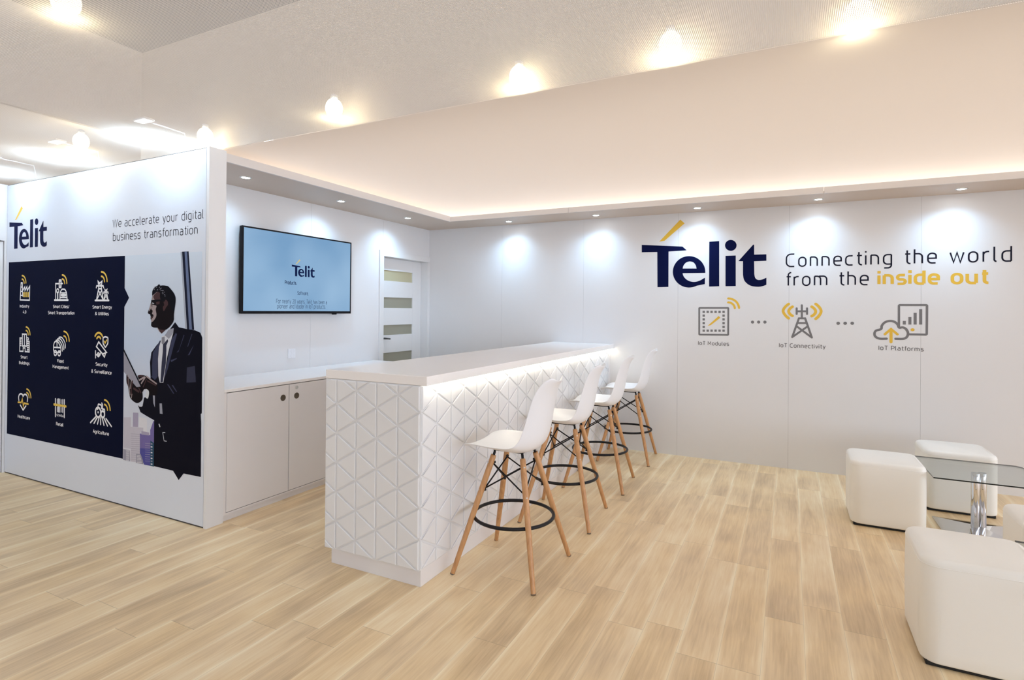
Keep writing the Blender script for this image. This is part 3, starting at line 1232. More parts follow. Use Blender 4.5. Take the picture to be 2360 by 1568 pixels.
lettering(back, 'IoT Platforms', k7(1713, 530)[0], k7(2098, 530)[0], k7(1905, 549)[1], 0.0405, 1.15, 0.55, GREY, 'caption_word', t)

for lab, xs_ in (('three grey dots between the chip icon and the antenna icon on the back wall', (643, 695, 748)),
                 ('three grey dots between the antenna icon and the cloud icon on the back wall', (1371, 1430, 1490))):
    y = 305 if xs_[0] < 1000 else 315
    t = thing('dot_row', back(*k7(xs_[1], y)), lab, 'wall icon')
    for x in xs_:
        ink = Ink(back)
        ink.disc(k7(x, y), 0.0142)
        ink.m.build('dot', GREY, t)

# ---------------------------------------------------------------- the printed mural
mural = thing('printed_mural', front(-0.7, 0.34), 'printed mural of nine white icons on navy beside a suited man', 'mural')
ink = Ink(front)
ink.fill([(-2.019, 0.342), (-0.295, 0.342), (-0.295, 1.446), (-0.238, 1.512), (-0.295, 1.582), (-0.295, 1.818), (-2.019, 1.824)], 1)
ink.m.build('navy_panel', PNAVY, mural)


def A2(x, y):
    return fw(x / 6.5333, 580 + y / 6.5333)


def A3(x, y):
    return fw(x / 5.6, 750 + y / 5.6)


KI = 2
IW = 0.0118


PYELLOW = flat('print_yellow', (0.75, 0.52, 0.10))


class Icon:
    def __init__(s, T):
        s.T = T
        s.w, s.y = Ink(front), Ink(front)

    def s(s_, *p, closed=False, wd=IW, r=0.0, yel=False):
        pts = [s_.T(*q) for q in p]
        (s_.y if yel else s_.w).stroke(rounded(pts, r, closed) if r else pts, wd, closed, KI)

    def c(s_, x, y, r, wd=IW, fill=False):
        if fill:
            s_.w.disc(s_.T(x, y), r, KI)
        else:
            s_.w.stroke(arc(s_.T(x, y), r, 0, 2 * PI * 23 / 24, 23), wd, True, KI)

    def part(s_, name):
        s_.extra = getattr(s_, 'extra', []) + [(name, s_.y)]
        s_.y = Ink(front)

    def wifi(s_, x, y, r1=0.036, r2=0.066, a0=0.05, a1=PI / 2, wd=0.0135):
        for r in (r1, r2):
            s_.y.stroke(arc(s_.T(x, y), r, a0, a1), wd, False, KI)

    def done(s_, lines, name):
        root = s_.w.m.build(name, PWHITE, mural)
        for nm, ik in getattr(s_, 'extra', []) + [('yellow_waves', s_.y)]:
            if ik.m.f:
                ik.m.build(nm, PYELLOW, root)
        for tx, x0, x1, yb, cp_ in lines:
            xm = (x0 + x1) / 2
            zb = s_.T(xm, yb)[1]
            cpm = s_.T(xm, yb - cp_)[1] - zb
            lettering(front, tx, s_.T(x0, yb)[0], s_.T(x1, yb)[0], zb, cpm, 1.25, 0.2, PWHITE, 'caption_word', root, KI)


ic = Icon(A2)
ic.s((345, 670), (338, 472), (320, 472), (306, 728), (446, 732), (450, 522), (412, 588), (408, 530), (378, 588), (375, 532), (346, 585), wd=IW)
for y in (535, 600, 660):
    ic.s((314, y), (336, y), wd=0.009)
for x in (364, 394, 426):
    for y in (630, 668):
        c = A2(x, y)
        ic.y.fill([(c[0] + a * 0.0115, c[1] + e * 0.0105) for a, e in ((-1, -1), (1, -1), (1, 1), (-1, 1))], KI)
ic.part('yellow_panes')
ic.wifi(334, 480)
ic.done([('Industry', 300, 440, 846, 48), ('4.0', 346, 398, 934, 48)], 'factory_icon')

ic = Icon(A2)
ic.s((840, 730), (840, 484), (892, 484))
ic.s((894, 430), (924, 430), (922, 542), (892, 542), closed=True, r=0.004)
for y in (455, 487, 519):
    ic.c(908, y, 0.0068, fill=True)
ic.s((926, 482), (944, 482))
ic.c(871, 592, 0.0165, 0.011)
ic.s((871, 618), (871, 726), wd=0.016)
ic.s((905, 730), (905, 622), (932, 568), (980, 568), (1006, 622), (1014, 730), r=0.012)
ic.s((908, 622), (1004, 622), wd=0.009)
ic.c(924, 655, 0.010, fill=True)
ic.c(991, 655, 0.010, fill=True)
ic.s((942, 655), (972, 655), wd=0.024)
ic.s((908, 692), (1010, 692))
ic.s((824, 731), (1026, 731), wd=0.015)
ic.wifi(938, 486, 0.038, 0.070)
ic.done([('Smart Cities/', 800, 1045, 854, 50), ('Smart Transportation', 725, 1125, 948, 50)], 'traffic_icon')

ic = Icon(A2)
ic.s((1455, 732), (1490, 540), (1478, 448), (1504, 478), (1538, 448), (1528, 540), (1556, 732))
ic.s((1452, 545), (1458, 518), (1556, 518), (1562, 545))
ic.s((1488, 560), (1530, 560))
ic.s((1484, 580), (1548, 712), wd=0.010)
ic.s((1534, 580), (1466, 712), wd=0.010)
ic.s((1490, 478), (1530, 518), wd=0.008)
ic.s((1566, 732), (1588, 610), (1580, 570), (1596, 588), (1614, 570), (1606, 610), (1630, 732), wd=0.010)
ic.s((1562, 630), (1566, 610), (1628, 610), (1632, 630), wd=0.010)
ic.s((1584, 640), (1618, 712), wd=0.008)
ic.s((1612, 640), (1576, 712), wd=0.008)
ic.s((1436, 736), (1640, 736), wd=0.014)
ic.wifi(1528, 458, 0.042, 0.076)
ic.done([('Smart Energy', 1395, 1685, 862, 52), ('& Utilities', 1433, 1640, 962, 52)], 'pylon_icon')

ic = Icon(A3)
ic.s((284, 165), (258, 165), (256, 334), (300, 336), (300, 292), (326, 294), (326, 340), (380, 344), (380, 210), (350, 210))
ic.s((292, 268), (290, 114), (344, 116), (346, 270), closed=True)
ic.s((317, 120), (318, 268))
for y in (190, 214, 238, 262):
    ic.s((264, y), (275, y), wd=0.011)
for y in (235, 262, 290, 318):
    ic.s((354, y), (370, y), wd=0.012)
ic.s((354, 158), (370, 168), (370, 186), (354, 190), wd=0.010)
ic.wifi(338, 124)
ic.done([('Smart', 268, 355, 432, 42), ('Buildings', 248, 382, 508, 42)], 'building_icon')

ic = Icon(A3)
ic.s((694, 350), (693, 250), (712, 204), (752, 212), (788, 285), (788, 350), closed=True, r=0.02)
ic.s((693, 284), (786, 290))
ic.s((737, 214), (738, 284))
for k in range(1, 4):
    dx, dy = 19 * k, -19 * k
    ic.s((706 + dx, 214 + dy), (734 + dx, 206 + dy), (760 + dx, 232 + dy), (790 + dx, 296 + dy), (788 + dx, 350 + dy), r=0.02, wd=0.0105)
ic.c(716, 358, 0.020)
ic.c(766, 362, 0.020)
ic.wifi(826, 206, 0.042, 0.078)
ic.done([('Fleet', 740, 825, 484, 44), ('Management', 680, 887, 562, 44)], 'van_icon')

ic = Icon(A3)
ic.s((1276, 214), (1246, 276), (1328, 372), (1376, 350), closed=True)
ic.s((1322, 372), (1350, 410), (1364, 362))
ic.s((1235, 330), (1235, 420))
ic.s((1236, 380), (1292, 384), (1300, 360))
ic.c(1272, 380, 0.014)
ic.s((1332, 160), (1362, 148), (1396, 160), (1394, 236), (1362, 286), (1332, 236), closed=True, r=0.008)
ic.s((1347, 206), (1358, 230), (1380, 190), yel=True)
ic.part('yellow_tick')
ic.wifi(1276, 200, 0.030, 0.060, 0.6, PI - 0.6, 0.0155)
ic.done([('Security', 1235, 1387, 530, 46), ('& Surveillance', 1180, 1442, 626, 48)], 'camera_icon')

ic = Icon(A3)
hp = [A3(*p) for p in ((246, 970), (242, 930), (252, 896), (274, 884), (293, 898), (300, 918), (309, 900), (328, 892), (348, 908), (358, 945), (354, 984))]
ic.w.stroke(smooth_curve(hp), IW * 1.15, False, KI)
ic.s((264, 1030), (300, 1094), (336, 1042), wd=IW * 1.15)
ic.s((236, 994), (276, 998), (290, 952), (303, 1046), (314, 1006), (366, 1018), yel=True, wd=0.0145)
ic.part('yellow_pulse')
ic.wifi(346, 932, 0.040, 0.070)
ic.done([('Healthcare', 230, 387, 1208, 44)], 'heart_icon')

ic = Icon(A3)
for k, (x, wdt) in enumerate(((718, .014), (740, .008), (755, .014), (774, .014), (795, .007), (812, .012), (832, .014))):
    dy = (x - 718) * 0.12
    ic.s((x, 950 + dy), (x, 1004 + dy), wd=wdt)
    lo = 1176 if k in (0, 6) else 1112
    ic.s((x, 1052 + dy), (x, lo + dy), wd=wdt)
ic.s((700, 1022), (852, 1048), yel=True, wd=0.019)
ic.done([('Retail', 725, 820, 1302, 46), ('123456', 729, 822, 1180, 30)], 'barcode_icon')

ic = Icon(A3)
ic.s((1262, 1085), (1270, 1018), (1312, 1030), (1312, 1076), (1352, 1086), (1352, 1140), r=0.006)
ic.s((1316, 1006), (1326, 1030), (1326, 1072))
ic.c(1268, 1124, 0.036, 0.015)
ic.c(1268, 1124, 0.008, fill=True)
ic.c(1328, 1148, 0.024, 0.015)
ic.s((1300, 1130), (1318, 1112), (1345, 1116))
for p in (((1170, 1256), (1236, 1184)), ((1215, 1266), (1258, 1188)), ((1260, 1274), (1281, 1192)), ((1301, 1280), (1301, 1196)),
          ((1344, 1290), (1322, 1198)), ((1389, 1298), (1345, 1202)), ((1440, 1306), (1370, 1206))):
    ic.s(*p, wd=0.0125)
ic.wifi(1350, 1092, 0.040, 0.074)
ic.done([('Agriculture', 1200, 1407, 1408, 48)], 'tractor_icon')

# ------ the photograph printed at the right of the mural
def C4(x, y):
    return fw(270 + x / 2.8, 560 + y / 2.8)


def HD(x, y):
    return fw(270 + x / 13.067, 640 + y / 13.067)


def TS(x, y):
    return fw(280 + x / 8.2526, 760 + y / 8.2526)


def LW(x, y):
    return fw(270 + x / 7.838, 920 + y / 7.838)


def sky_print():
    m = bpy.data.materials.new('print_sky')
    nt, N, L = nodes(m)
    b_ = N['Principled BSDF']
    tc = N.new('ShaderNodeTexCoord')
    sp = N.new('ShaderNodeSeparateXYZ')
    L.new(tc.outputs['Object'], sp.inputs[0])
    no = N.new('ShaderNodeTexNoise')
    no.inputs['Scale'].default_value = 2.6
    no.inputs['Detail'].default_value = 3
    L.new(tc.outputs['Object'], no.inputs['Vector'])
    ad = N.new('ShaderNodeMath')
    ad.operation = 'MULTIPLY_ADD'
    L.new(no.outputs[0], ad.inputs[0])
    ad.inputs[1].default_value = 0.35
    L.new(sp.outputs[2], ad.inputs[2])
    cr = N.new('ShaderNodeValToRGB')
    L.new(ad.outputs[0], cr.inputs[0])
    e = cr.color_ramp.elements
    e[0].position, e[0].color = 0.15, (0.60, 0.60, 0.65, 1)
    e[1].position, e[1].color = 1.0, (0.60, 0.69, 0.80, 1)
    k = e.new(0.62)
    k.color = (0.50, 0.60, 0.76, 1)
    k = e.new(0.80)
    k.color = (0.54, 0.62, 0.74, 1)
    ov = N.new('ShaderNodeMath')
    ov.operation = 'DIVIDE'
    L.new(ad.outputs[0], ov.inputs[0])
    ov.inputs[1].default_value = 1.65
    L.new(ov.outputs[0], cr.inputs[0])
    L.new(cr.outputs[0], b_.inputs['Base Color'])
    b_.inputs['Roughness'].default_value = 0.45
    return m


photo = Ink(front)
photo.fill([(-0.294, 0.342), (0.574, 0.342), (0.574, 1.814), (-0.294, 1.818)], 0)
photo = photo.m.build('photo_print', sky_print(), mural)
ink = Ink(front)
ink.fill([C4(*p) for p in ((410, 60), (420, 57), (452, 556), (440, 552))], 1, 1)
ink.fill([C4(*p) for p in ((420, 57), (462, 55), (498, 562), (452, 560))], 1, 0)
ink.fill([C4(*p) for p in ((436, 57), (452, 56), (484, 560), (466, 560))], 2, 2)
ink.m.build('window_post', [flat('print_black', (0.012, 0.014, 0.03)), flat('print_grey', (0.36, 0.40, 0.48)), flat('print_steel', (0.13, 0.17, 0.29))], photo)
ink = Ink(front)
PM = [flat('print_mauve', (0.36, 0.33, 0.44)), flat('print_pale', (0.52, 0.50, 0.57)), flat('print_blue', (0.085, 0.085, 0.30)),
      flat('print_violet', (0.17, 0.14, 0.34)), flat('print_teal', (0.03, 0.08, 0.13)), flat('print_cloud', (0.66, 0.66, 0.70)), flat('print_line', (0.30, 0.29, 0.36))]


def poly(T, pts, k, mi, soft=False):
    q = [T(*p) for p in pts]
    ink.fill(smooth_curve(q, True, 3) if soft else q, k, mi)


poly(LW, ((120, 330), (250, 330), (245, 900), (120, 880)), 1, 1)
poly(LW, ((290, 245), (385, 250), (380, 505), (285, 500)), 2, 0)
poly(LW, ((400, 330), (540, 350), (540, 600), (400, 590)), 1, 5)
poly(LW, ((245, 500), (475, 520), (470, 600), (415, 610), (415, 1150), (245, 1128)), 2, 1)
for q in range(13):
    y = 630 + q * 38
    ink.stroke([LW(255, y), LW(408, y + 8)], 0.0022, False, 3, 6)
poly(LW, ((600, 560), (632, 470), (655, 400), (672, 400), (682, 800), (602, 780)), 3, 3)
poly(LW, ((442, 578), (582, 606), (582, 660), (440, 640)), 3, 0)
poly(LW, ((414, 622), (602, 652), (604, 900), (414, 890)), 3, 3)
poly(LW, ((414, 890), (604, 900), (602, 1208), (490, 1186), (440, 1060), (414, 980)), 3, 2)
for q in range(9):
    y = 800 + q * 40
    ink.stroke([LW(510, y), LW(598, y + 6)], 0.0022, False, 4, 0)
poly(LW, ((604, 750), (672, 800), (668, 1222), (600, 1206)), 4, 4)
for q in range(8):
    y = 800 + q * 52
    ink.fill([LW(*p) for p in ((610, y), (640, y + 4), (640, y + 26), (610, y + 20))], 5, 5 if q % 2 else 6)
poly(LW, ((112, 900), (232, 930), (238, 1128), (112, 1100)), 3, 6)
for q in range(10):
    ink.fill([LW(*p) for p in ((165, 930 + q * 19), (222, 935 + q * 19), (222, 943 + q * 19), (165, 938 + q * 19))], 4, 5)
poly(LW, ((345, 990), (430, 1000), (470, 1110), (478, 1180), (345, 1154)), 4, 6)
for q in range(6):
    ink.fill([LW(*p) for p in ((360, 1010 + q * 26), (420 + q * 6, 1015 + q * 26), (420 + q * 6, 1026 + q * 26), (360, 1020 + q * 26))], 5, 5)
ink.m.build('city_skyline', PM, photo)

PB = [flat('print_suit', (0.0055, 0.0055, 0.012)), flat('print_suit_light', (0.045, 0.050, 0.095)), flat('print_shirt', (0.62, 0.64, 0.70)),
      flat('print_collar', (0.30, 0.31, 0.37)), flat('print_tie', (0.035, 0.037, 0.065)), flat('print_skin_dark', (0.0085, 0.006, 0.008)),
      flat('print_skin_lit', (0.34, 0.28, 0.285)), flat('print_skin_mid', (0.062, 0.033, 0.036)), flat('print_hair', (0.006, 0.006, 0.010)),
      flat('print_tablet', (0.30, 0.30, 0.36)), flat('print_gap', (0.60, 0.63, 0.68)), flat('print_knot', (0.22, 0.22, 0.26))]
ink = Ink(front)
B0 = 6
poly(C4, ((375, 512), (400, 545), (455, 557), (505, 565), (538, 580), (550, 612), (547, 1100), (540, 1105), (543, 1160), (541, 1511), (430, 1489),
          (398, 1531), (362, 1471), (238, 1441), (240, 1145), (192, 1118), (152, 1093), (136, 1050), (165, 1055), (175, 1000), (203, 985),
          (215, 960), (217, 870), (213, 770), (222, 708), (255, 662), (290, 622), (305, 600), (340, 560)), B0, 0)
# lapels and folds
poly(TS, ((600, 440), (740, 200), (745, 260), (700, 470), (690, 900), (640, 960), (575, 900), (555, 700), (560, 500)), B0 + 1, 1)
poly(TS, ((575, 480), (600, 440), (585, 700), (590, 880), (570, 880), (556, 650)), B0 + 2, 0)
poly(TS, ((960, 180), (1040, 60), (1060, 90), (1000, 300), (880, 760), (790, 1010), (830, 830), (900, 480)), B0 + 1, 1)
poly(TS, ((1190, 95), (1200, 110), (1090, 420), (1050, 440), (1100, 380)), B0 + 1, 1)
poly(TS, ((1340, 80), (1350, 90), (1270, 320), (1255, 330)), B0 + 1, 1)
poly(TS, ((1380, 290), (1300, 480), (1265, 490)), B0 + 1, 1)
poly(TS, ((940, 580), (1060, 540), (1050, 560), (950, 620)), B0 + 1, 1)
poly(TS, ((1250, 720), (1400, 690), (1420, 1000), (1240, 1010)), B0 + 1, 4)
poly(TS, ((960, 1060), (985, 1055), (1060, 1180), (1050, 1190)), B0 + 1, 1)
poly(TS, ((870, 1040), (900, 1045), (1010, 1220), (990, 1220)), B0 + 1, 1)
poly(TS, ((600, 1235), (640, 1235), (640, 1480), (610, 1400)), B0 + 1, 3)
poly(TS, ((730, 1405), (772, 1405), (780, 1568), (735, 1568)), B0 + 1, 3)
poly(LW, ((770, 80), (812, 82), (825, 270), (775, 262)), B0 + 1, 3)
# shirt, tie, collar
poly(TS, ((770, 130), (830, 110), (990, 60), (950, 200), (870, 540), (800, 1010), (735, 1010), (705, 880), (700, 560), (720, 330), (765, 180)), B0 + 2, 2)
poly(TS, ((830, 110), (900, 0), (1000, -30), (990, 60), (930, 150), (905, 175)), B0 + 3, 3)
poly(TS, ((795, 280), (885, 180), (893, 230), (858, 420), (850, 640), (830, 760), (790, 1000), (745, 1005), (770, 620), (790, 420)), B0 + 3, 4)
poly(TS, ((770, 150), (825, 130), (830, 230), (795, 285), (768, 260)), B0 + 4, 11)
poly(TS, ((860, 300), (890, 230), (930, 190), (945, 215), (900, 400), (860, 545)), B0 + 3, 2)
# head and neck
poly(HD, ((1215, 1500), (1300, 1640), (1345, 1690), (1420, 1620), (1560, 1480), (1700, 1330), (1600, 1200), (1300, 1300)), B0 + 4, 7)
poly(HD, ((1070, 545), (1045, 690), (1040, 720), (1010, 800), (985, 900), (940, 1030), (935, 1060), (950, 1090), (1000, 1110), (1010, 1150), (1020, 1180),
          (1015, 1230), (1030, 1290), (1040, 1350), (1030, 1420), (1045, 1470), (1110, 1505), (1215, 1515), (1290, 1560), (1500, 1560), (1700, 1330),
          (1720, 1100), (1760, 800), (1770, 650), (1750, 540), (1690, 430), (1560, 280), (1480, 250), (1310, 250), (1150, 290), (1075, 420)), B0 + 5, 5, True)
poly(HD, ((1210, 1490), (1260, 1560), (1310, 1650), (1290, 1650), (1240, 1570)), B0 + 6, 6)
poly(HD, ((1100, 560), (1230, 430), (1320, 470), (1330, 600), (1290, 690), (1160, 690)), B0 + 5.6, 7, True)
poly(HD, ((1120, 800), (1230, 830), (1260, 900), (1215, 1000), (1240, 1100), (1225, 1220), (1150, 1310), (1060, 1370), (1060, 1300), (1140, 1180)), B0 + 5.6, 7, True)
poly(HD, ((1078, 540), (1210, 430), (1295, 460), (1280, 560), (1180, 672), (1056, 690)), B0 + 6, 6)
poly(HD, ((1060, 820), (1130, 830), (1195, 860), (1170, 960), (1190, 1080), (1182, 1180), (1120, 1285), (1052, 1340), (1032, 1275), (1095, 1190), (1100, 1120),
          (1060, 1090), (1080, 1000), (1040, 950)), B0 + 6, 6, True)
poly(HD, ((1012, 800), (1042, 760), (1046, 900), (1012, 960), (985, 1010), (965, 1010)), B0 + 6, 6)
poly(HD, ((1180, 740), (1292, 715), (1285, 800), (1190, 815)), B0 + 6, 7)
poly(HD, ((1062, 755), (1095, 758), (1128, 790), (1075, 792)), B0 + 6, 2)
poly(HD, ((1020, 1196), (1090, 1150), (1062, 1240), (1035, 1245)), B0 + 7, 7)
poly(HD, ((1410, 740), (1470, 668), (1530, 720), (1540, 820), (1490, 890), (1430, 1000), (1396, 990), (1390, 880), (1430, 830)), B0 + 6, 7, True)
ink.stroke([HD(*p) for p in ((1045, 706), (1160, 690), (1300, 684), (1440, 700))], 0.0105, False, B0 + 8, 8)
ink.stroke([HD(*p) for p in ((1045, 720), (1062, 840), (1060, 880))], 0.0055, False, B0 + 8, 8)
poly(HD, ((1070, 545), (1068, 420), (1110, 330), (1170, 270), (1235, 235), (1275, 195), (1305, 240), (1390, 235), (1480, 245), (1560, 275), (1690, 430), (1750, 540), (1772, 650),
          (1762, 800), (1720, 1010), (1650, 960), (1560, 720), (1480, 650), (1400, 700), (1330, 690), (1295, 560), (1300, 465), (1210, 425), (1130, 480)), B0 + 7, 8, True)
random.seed(5)
for q in range(18):
    x = 1120 + random.random() * 330
    y = 270 + random.random() * 110 + max(0, x - 1290) * 1.3
    if y < 640:
        ink.stroke([HD(x, y), HD(x + 22, y - 12)], 0.0035, False, B0 + 8, 11 if q % 2 else 3)
# tablet and hands
poly(TS, ((100, 850), (130, 840), (150, 855), (205, 930), (290, 1090), (370, 1075), (405, 1220), (395, 1340), (300, 1400), (200, 1335), (160, 1260), (130, 1080), (100, 1000)), B0 + 2, 5, True)
poly(TS, ((48, 395), (372, 1060), (366, 1085), (290, 1092), (48, 800)), B0 + 3, 9)
ink.stroke([TS(48, 388), TS(374, 1064)], 0.013, False, B0 + 4, 8)
for p, wd, c in ((((112, 870), (130, 1060)), 0.010, 7), (((140, 860), (150, 1080), (168, 1240)), 0.007, 6), (((195, 950), (170, 1120)), 0.007, 6), (((215, 980), (190, 1140), (196, 1260)), 0.012, 7),
                 (((205, 1230), (195, 1300)), 0.007, 6), (((240, 1120), (330, 1180)), 0.016, 7)):
    ink.stroke([TS(*q) for q in p], wd, False, B0 + 4, c)
poly(TS, ((310, 880), (370, 862), (470, 880), (560, 930), (684, 1015), (676, 1232), (600, 1250), (540, 1235), (450, 1130), (410, 1180), (385, 1180), (370, 1060), (330, 930)), B0 + 5, 5, True)
for p, wd, c in ((((480, 888), (560, 950), (672, 1030)), 0.011, 6), (((345, 960), (440, 905)), 0.013, 6), (((385, 1020), (455, 910)), 0.012, 6), (((420, 1090), (480, 940)), 0.009, 7),
                 (((500, 975), (660, 1060)), 0.009, 7), (((325, 890), (400, 880)), 0.012, 7), (((335, 1110), (375, 1200)), 0.010, 7)):
    ink.stroke([TS(*q) for q in p], wd, False, B0 + 6, c)
poly(TS, ((462, 1130), (500, 1140), (530, 1190), (508, 1312), (450, 1270), (472, 1200)), B0 + 6, 10, True)
poly(TS, ((315, 1405), (335, 1410), (400, 1470), (345, 1465)), B0 + 6, 2)
# belt buckle
ink.stroke([LW(870, 606), LW(828, 606), LW(852, 756), LW(896, 763)], 0.0045, False, B0 + 2, 10)
ink.stroke([LW(762, 458), LW(776, 496)], 0.010, False, B0 + 2, 10)
ink.m.build('suited_man', PB, photo)

# ================================================================ TELEVISION
TVX = 0.080
TY0, TY1, TZ0, TZ1 = -2.716, -1.468, 1.399, 2.113
tv = thing('television', (0.0, (TY0 + TY1) / 2, TZ0), 'black wall television showing a blue company slide', 'television')
MB().box((0.045, TY0, TZ0), (TVX - 0.007, TY1, TZ1)).build('housing', TVBLACK, tv, bevel=0.004)
MB().box((0.012, TY0 + 0.12, TZ0 + 0.02), (0.046, TY1 - 0.12, TZ1 - 0.16)).build('back_cover', TVBLACK, tv, bevel=0.01)
MB().box((0.0005, -2.3, 1.62), (0.013, -1.88, 1.9)).build('wall_bracket', BLACK, tv)
m = MB()
BZ = 0.012
m.box((TVX - 0.0072, TY0 - 0.0005, TZ0 - 0.0005), (TVX, TY1 + 0.0005, TZ0 + 0.022))
m.box((TVX - 0.0072, TY0 - 0.0005, TZ1 - BZ), (TVX, TY1 + 0.0005, TZ1 + 0.0005))
m.box((TVX - 0.0072, TY0 - 0.0005, TZ0 + 0.022), (TVX, TY0 + BZ + 0.003, TZ1 - BZ))
m.box((TVX - 0.0072, TY1 - BZ, TZ0 + 0.022), (TVX, TY1 + 0.0005, TZ1 - BZ))
m.build('bezel', TVBLACK, tv)
MB().box((0.05, -1.70, TZ0 - 0.010), (TVX - 0.006, -1.655, TZ0 + 0.001)).build('sensor', TVBLACK, tv, bevel=0.003)


def screen_material():
    m = bpy.data.materials.new('screen_blue')
    nt, N, L = nodes(m)
    N.clear()
    tc = N.new('ShaderNodeTexCoord')
    no = N.new('ShaderNodeTexNoise')
    no.inputs['Scale'].default_value = 2.0
    no.inputs['Detail'].default_value = 1
    L.new(tc.outputs['Object'], no.inputs['Vector'])
    cr = N.new('ShaderNodeValToRGB')
    cr.color_ramp.elements[0].position = 0.30
    cr.color_ramp.elements[0].color = (0.20, 0.375, 0.60, 1)
    cr.color_ramp.elements[1].position = 0.72
    cr.color_ramp.elements[1].color = (0.32, 0.51, 0.73, 1)
    L.new(no.outputs[0], cr.inputs[0])
    e = N.new('ShaderNodeEmission')
    e.inputs[1].default_value = 0.48
    L.new(cr.outputs[0], e.inputs[0])
    g = N.new('ShaderNodeBsdfGlossy')
    g.inputs['Roughness'].default_value = 0.08
    g.inputs[0].default_value = (0.012, 0.012, 0.012, 1)
    a_ = N.new('ShaderNodeAddShader')
    L.new(e.outputs[0], a_.inputs[0])
    L.new(g.outputs[0], a_.inputs[1])
    o_ = N.new('ShaderNodeOutputMaterial')
    L.new(a_.outputs[0], o_.inputs[0])
    return m


SX = TVX - 0.0025
m = MB()
m.box((SX - 0.003, TY0 + 0.013, TZ0 + 0.02), (SX, TY1 - 0.010, TZ1 - 0.010))
scr = m.build('screen', screen_material(), tv)


def tvp(u, v, k=0):
    return Vector((SX + 0.0005 + 0.0003 * k, u, v))


def tw(px, py):
    p = on(px, py, 0, SX)
    return (p.y, p.z)


SNAVY = emission('screen_navy', (0.004, 0.008, 0.035), 1.0)
SGOLD = emission('screen_gold', (0.33, 0.27, 0.12), 1.0)
SGREY = emission('screen_grey', (0.030, 0.048, 0.085), 1.0)


def TV8(x, y):
    return tw(540 + x / 4.3565, 500 + y / 4.3565)


a, c = TV8(577, 495), TV8(806, 590)
wordmark('wordmark', tvp, a[0], c[0], TV8(620, 597)[1], TV8(715, 492)[1], '', scr, (SNAVY, SGOLD))
lettering(tvp, 'Products.', TV8(507, 660)[0], TV8(627, 660)[0], TV8(567, 680)[1], 0.034, 1.35, 0.3, SNAVY, 'bold_word', scr)
lettering(tvp, 'Software.', TV8(633, 770)[0], TV8(745, 770)[0], TV8(690, 786)[1], 0.034, 0.95, 0.3, SNAVY, 'bold_word', scr)
lettering(tvp, 'For nearly 20 years, Telit has been a', TV8(420, 860)[0], TV8(930, 865)[0], TV8(675, 874)[1], 0.040, 0.85, 0.3, SGREY, 'small_word', scr)
lettering(tvp, 'pioneer and leader in IoT products.', TV8(430, 910)[0], TV8(917, 915)[0], TV8(672, 922)[1], 0.040, 0.85, 0.3, SGREY, 'small_word', scr)

# ================================================================ BAR STOOLS
def make_shell():
    # centre profile (x towards the back of the stool, z up) and half widths
    prof = [(-0.238, 0.668, 0.122), (-0.233, 0.675, 0.160), (-0.212, 0.679, 0.190), (-0.16, 0.677, 0.212), (-0.08, 0.668, 0.222), (0.0, 0.660, 0.224),
            (0.07, 0.656, 0.221), (0.122, 0.664, 0.213), (0.160, 0.690, 0.203), (0.185, 0.735, 0.193), (0.199, 0.795, 0.184), (0.210, 0.860, 0.177),
            (0.221, 0.925, 0.170), (0.235, 0.985, 0.160), (0.252, 1.028, 0.142), (0.270, 1.052, 0.114), (0.283, 1.062, 0.076)]
    nu = 13
    V, F = [], []
    n = len(prof)
    for i, (x, z, hw) in enumerate(prof):
        a = prof[max(i - 1, 0)]
        c = prof[min(i + 1, n - 1)]
        d = Vector((c[0] - a[0], 0, c[1] - a[1])).normalized()
        nm = Vector((-d.z, 0, d.x))           # inward: up on the seat, forward on the back
        t = i / (n - 1)
        if t < 0.15:
            lift = 0.002 + t * 0.18
        elif t < 0.5:
            lift = 0.032 + (t - 0.15) * 0.10
        else:
            lift = 0.067 - (t - 0.5) * 0.08
        for j in range(nu):
            u = -1 + 2 * j / (nu - 1)
            s_ = abs(u) ** 2.4
            V.append(Vector((x, u * hw, z)) + nm * (lift * s_))
    for i in range(n - 1):
        for j in range(nu - 1):
            k = i * nu + j
            F.append([k, k + 1, k + nu + 1, k + nu])
    return V, F


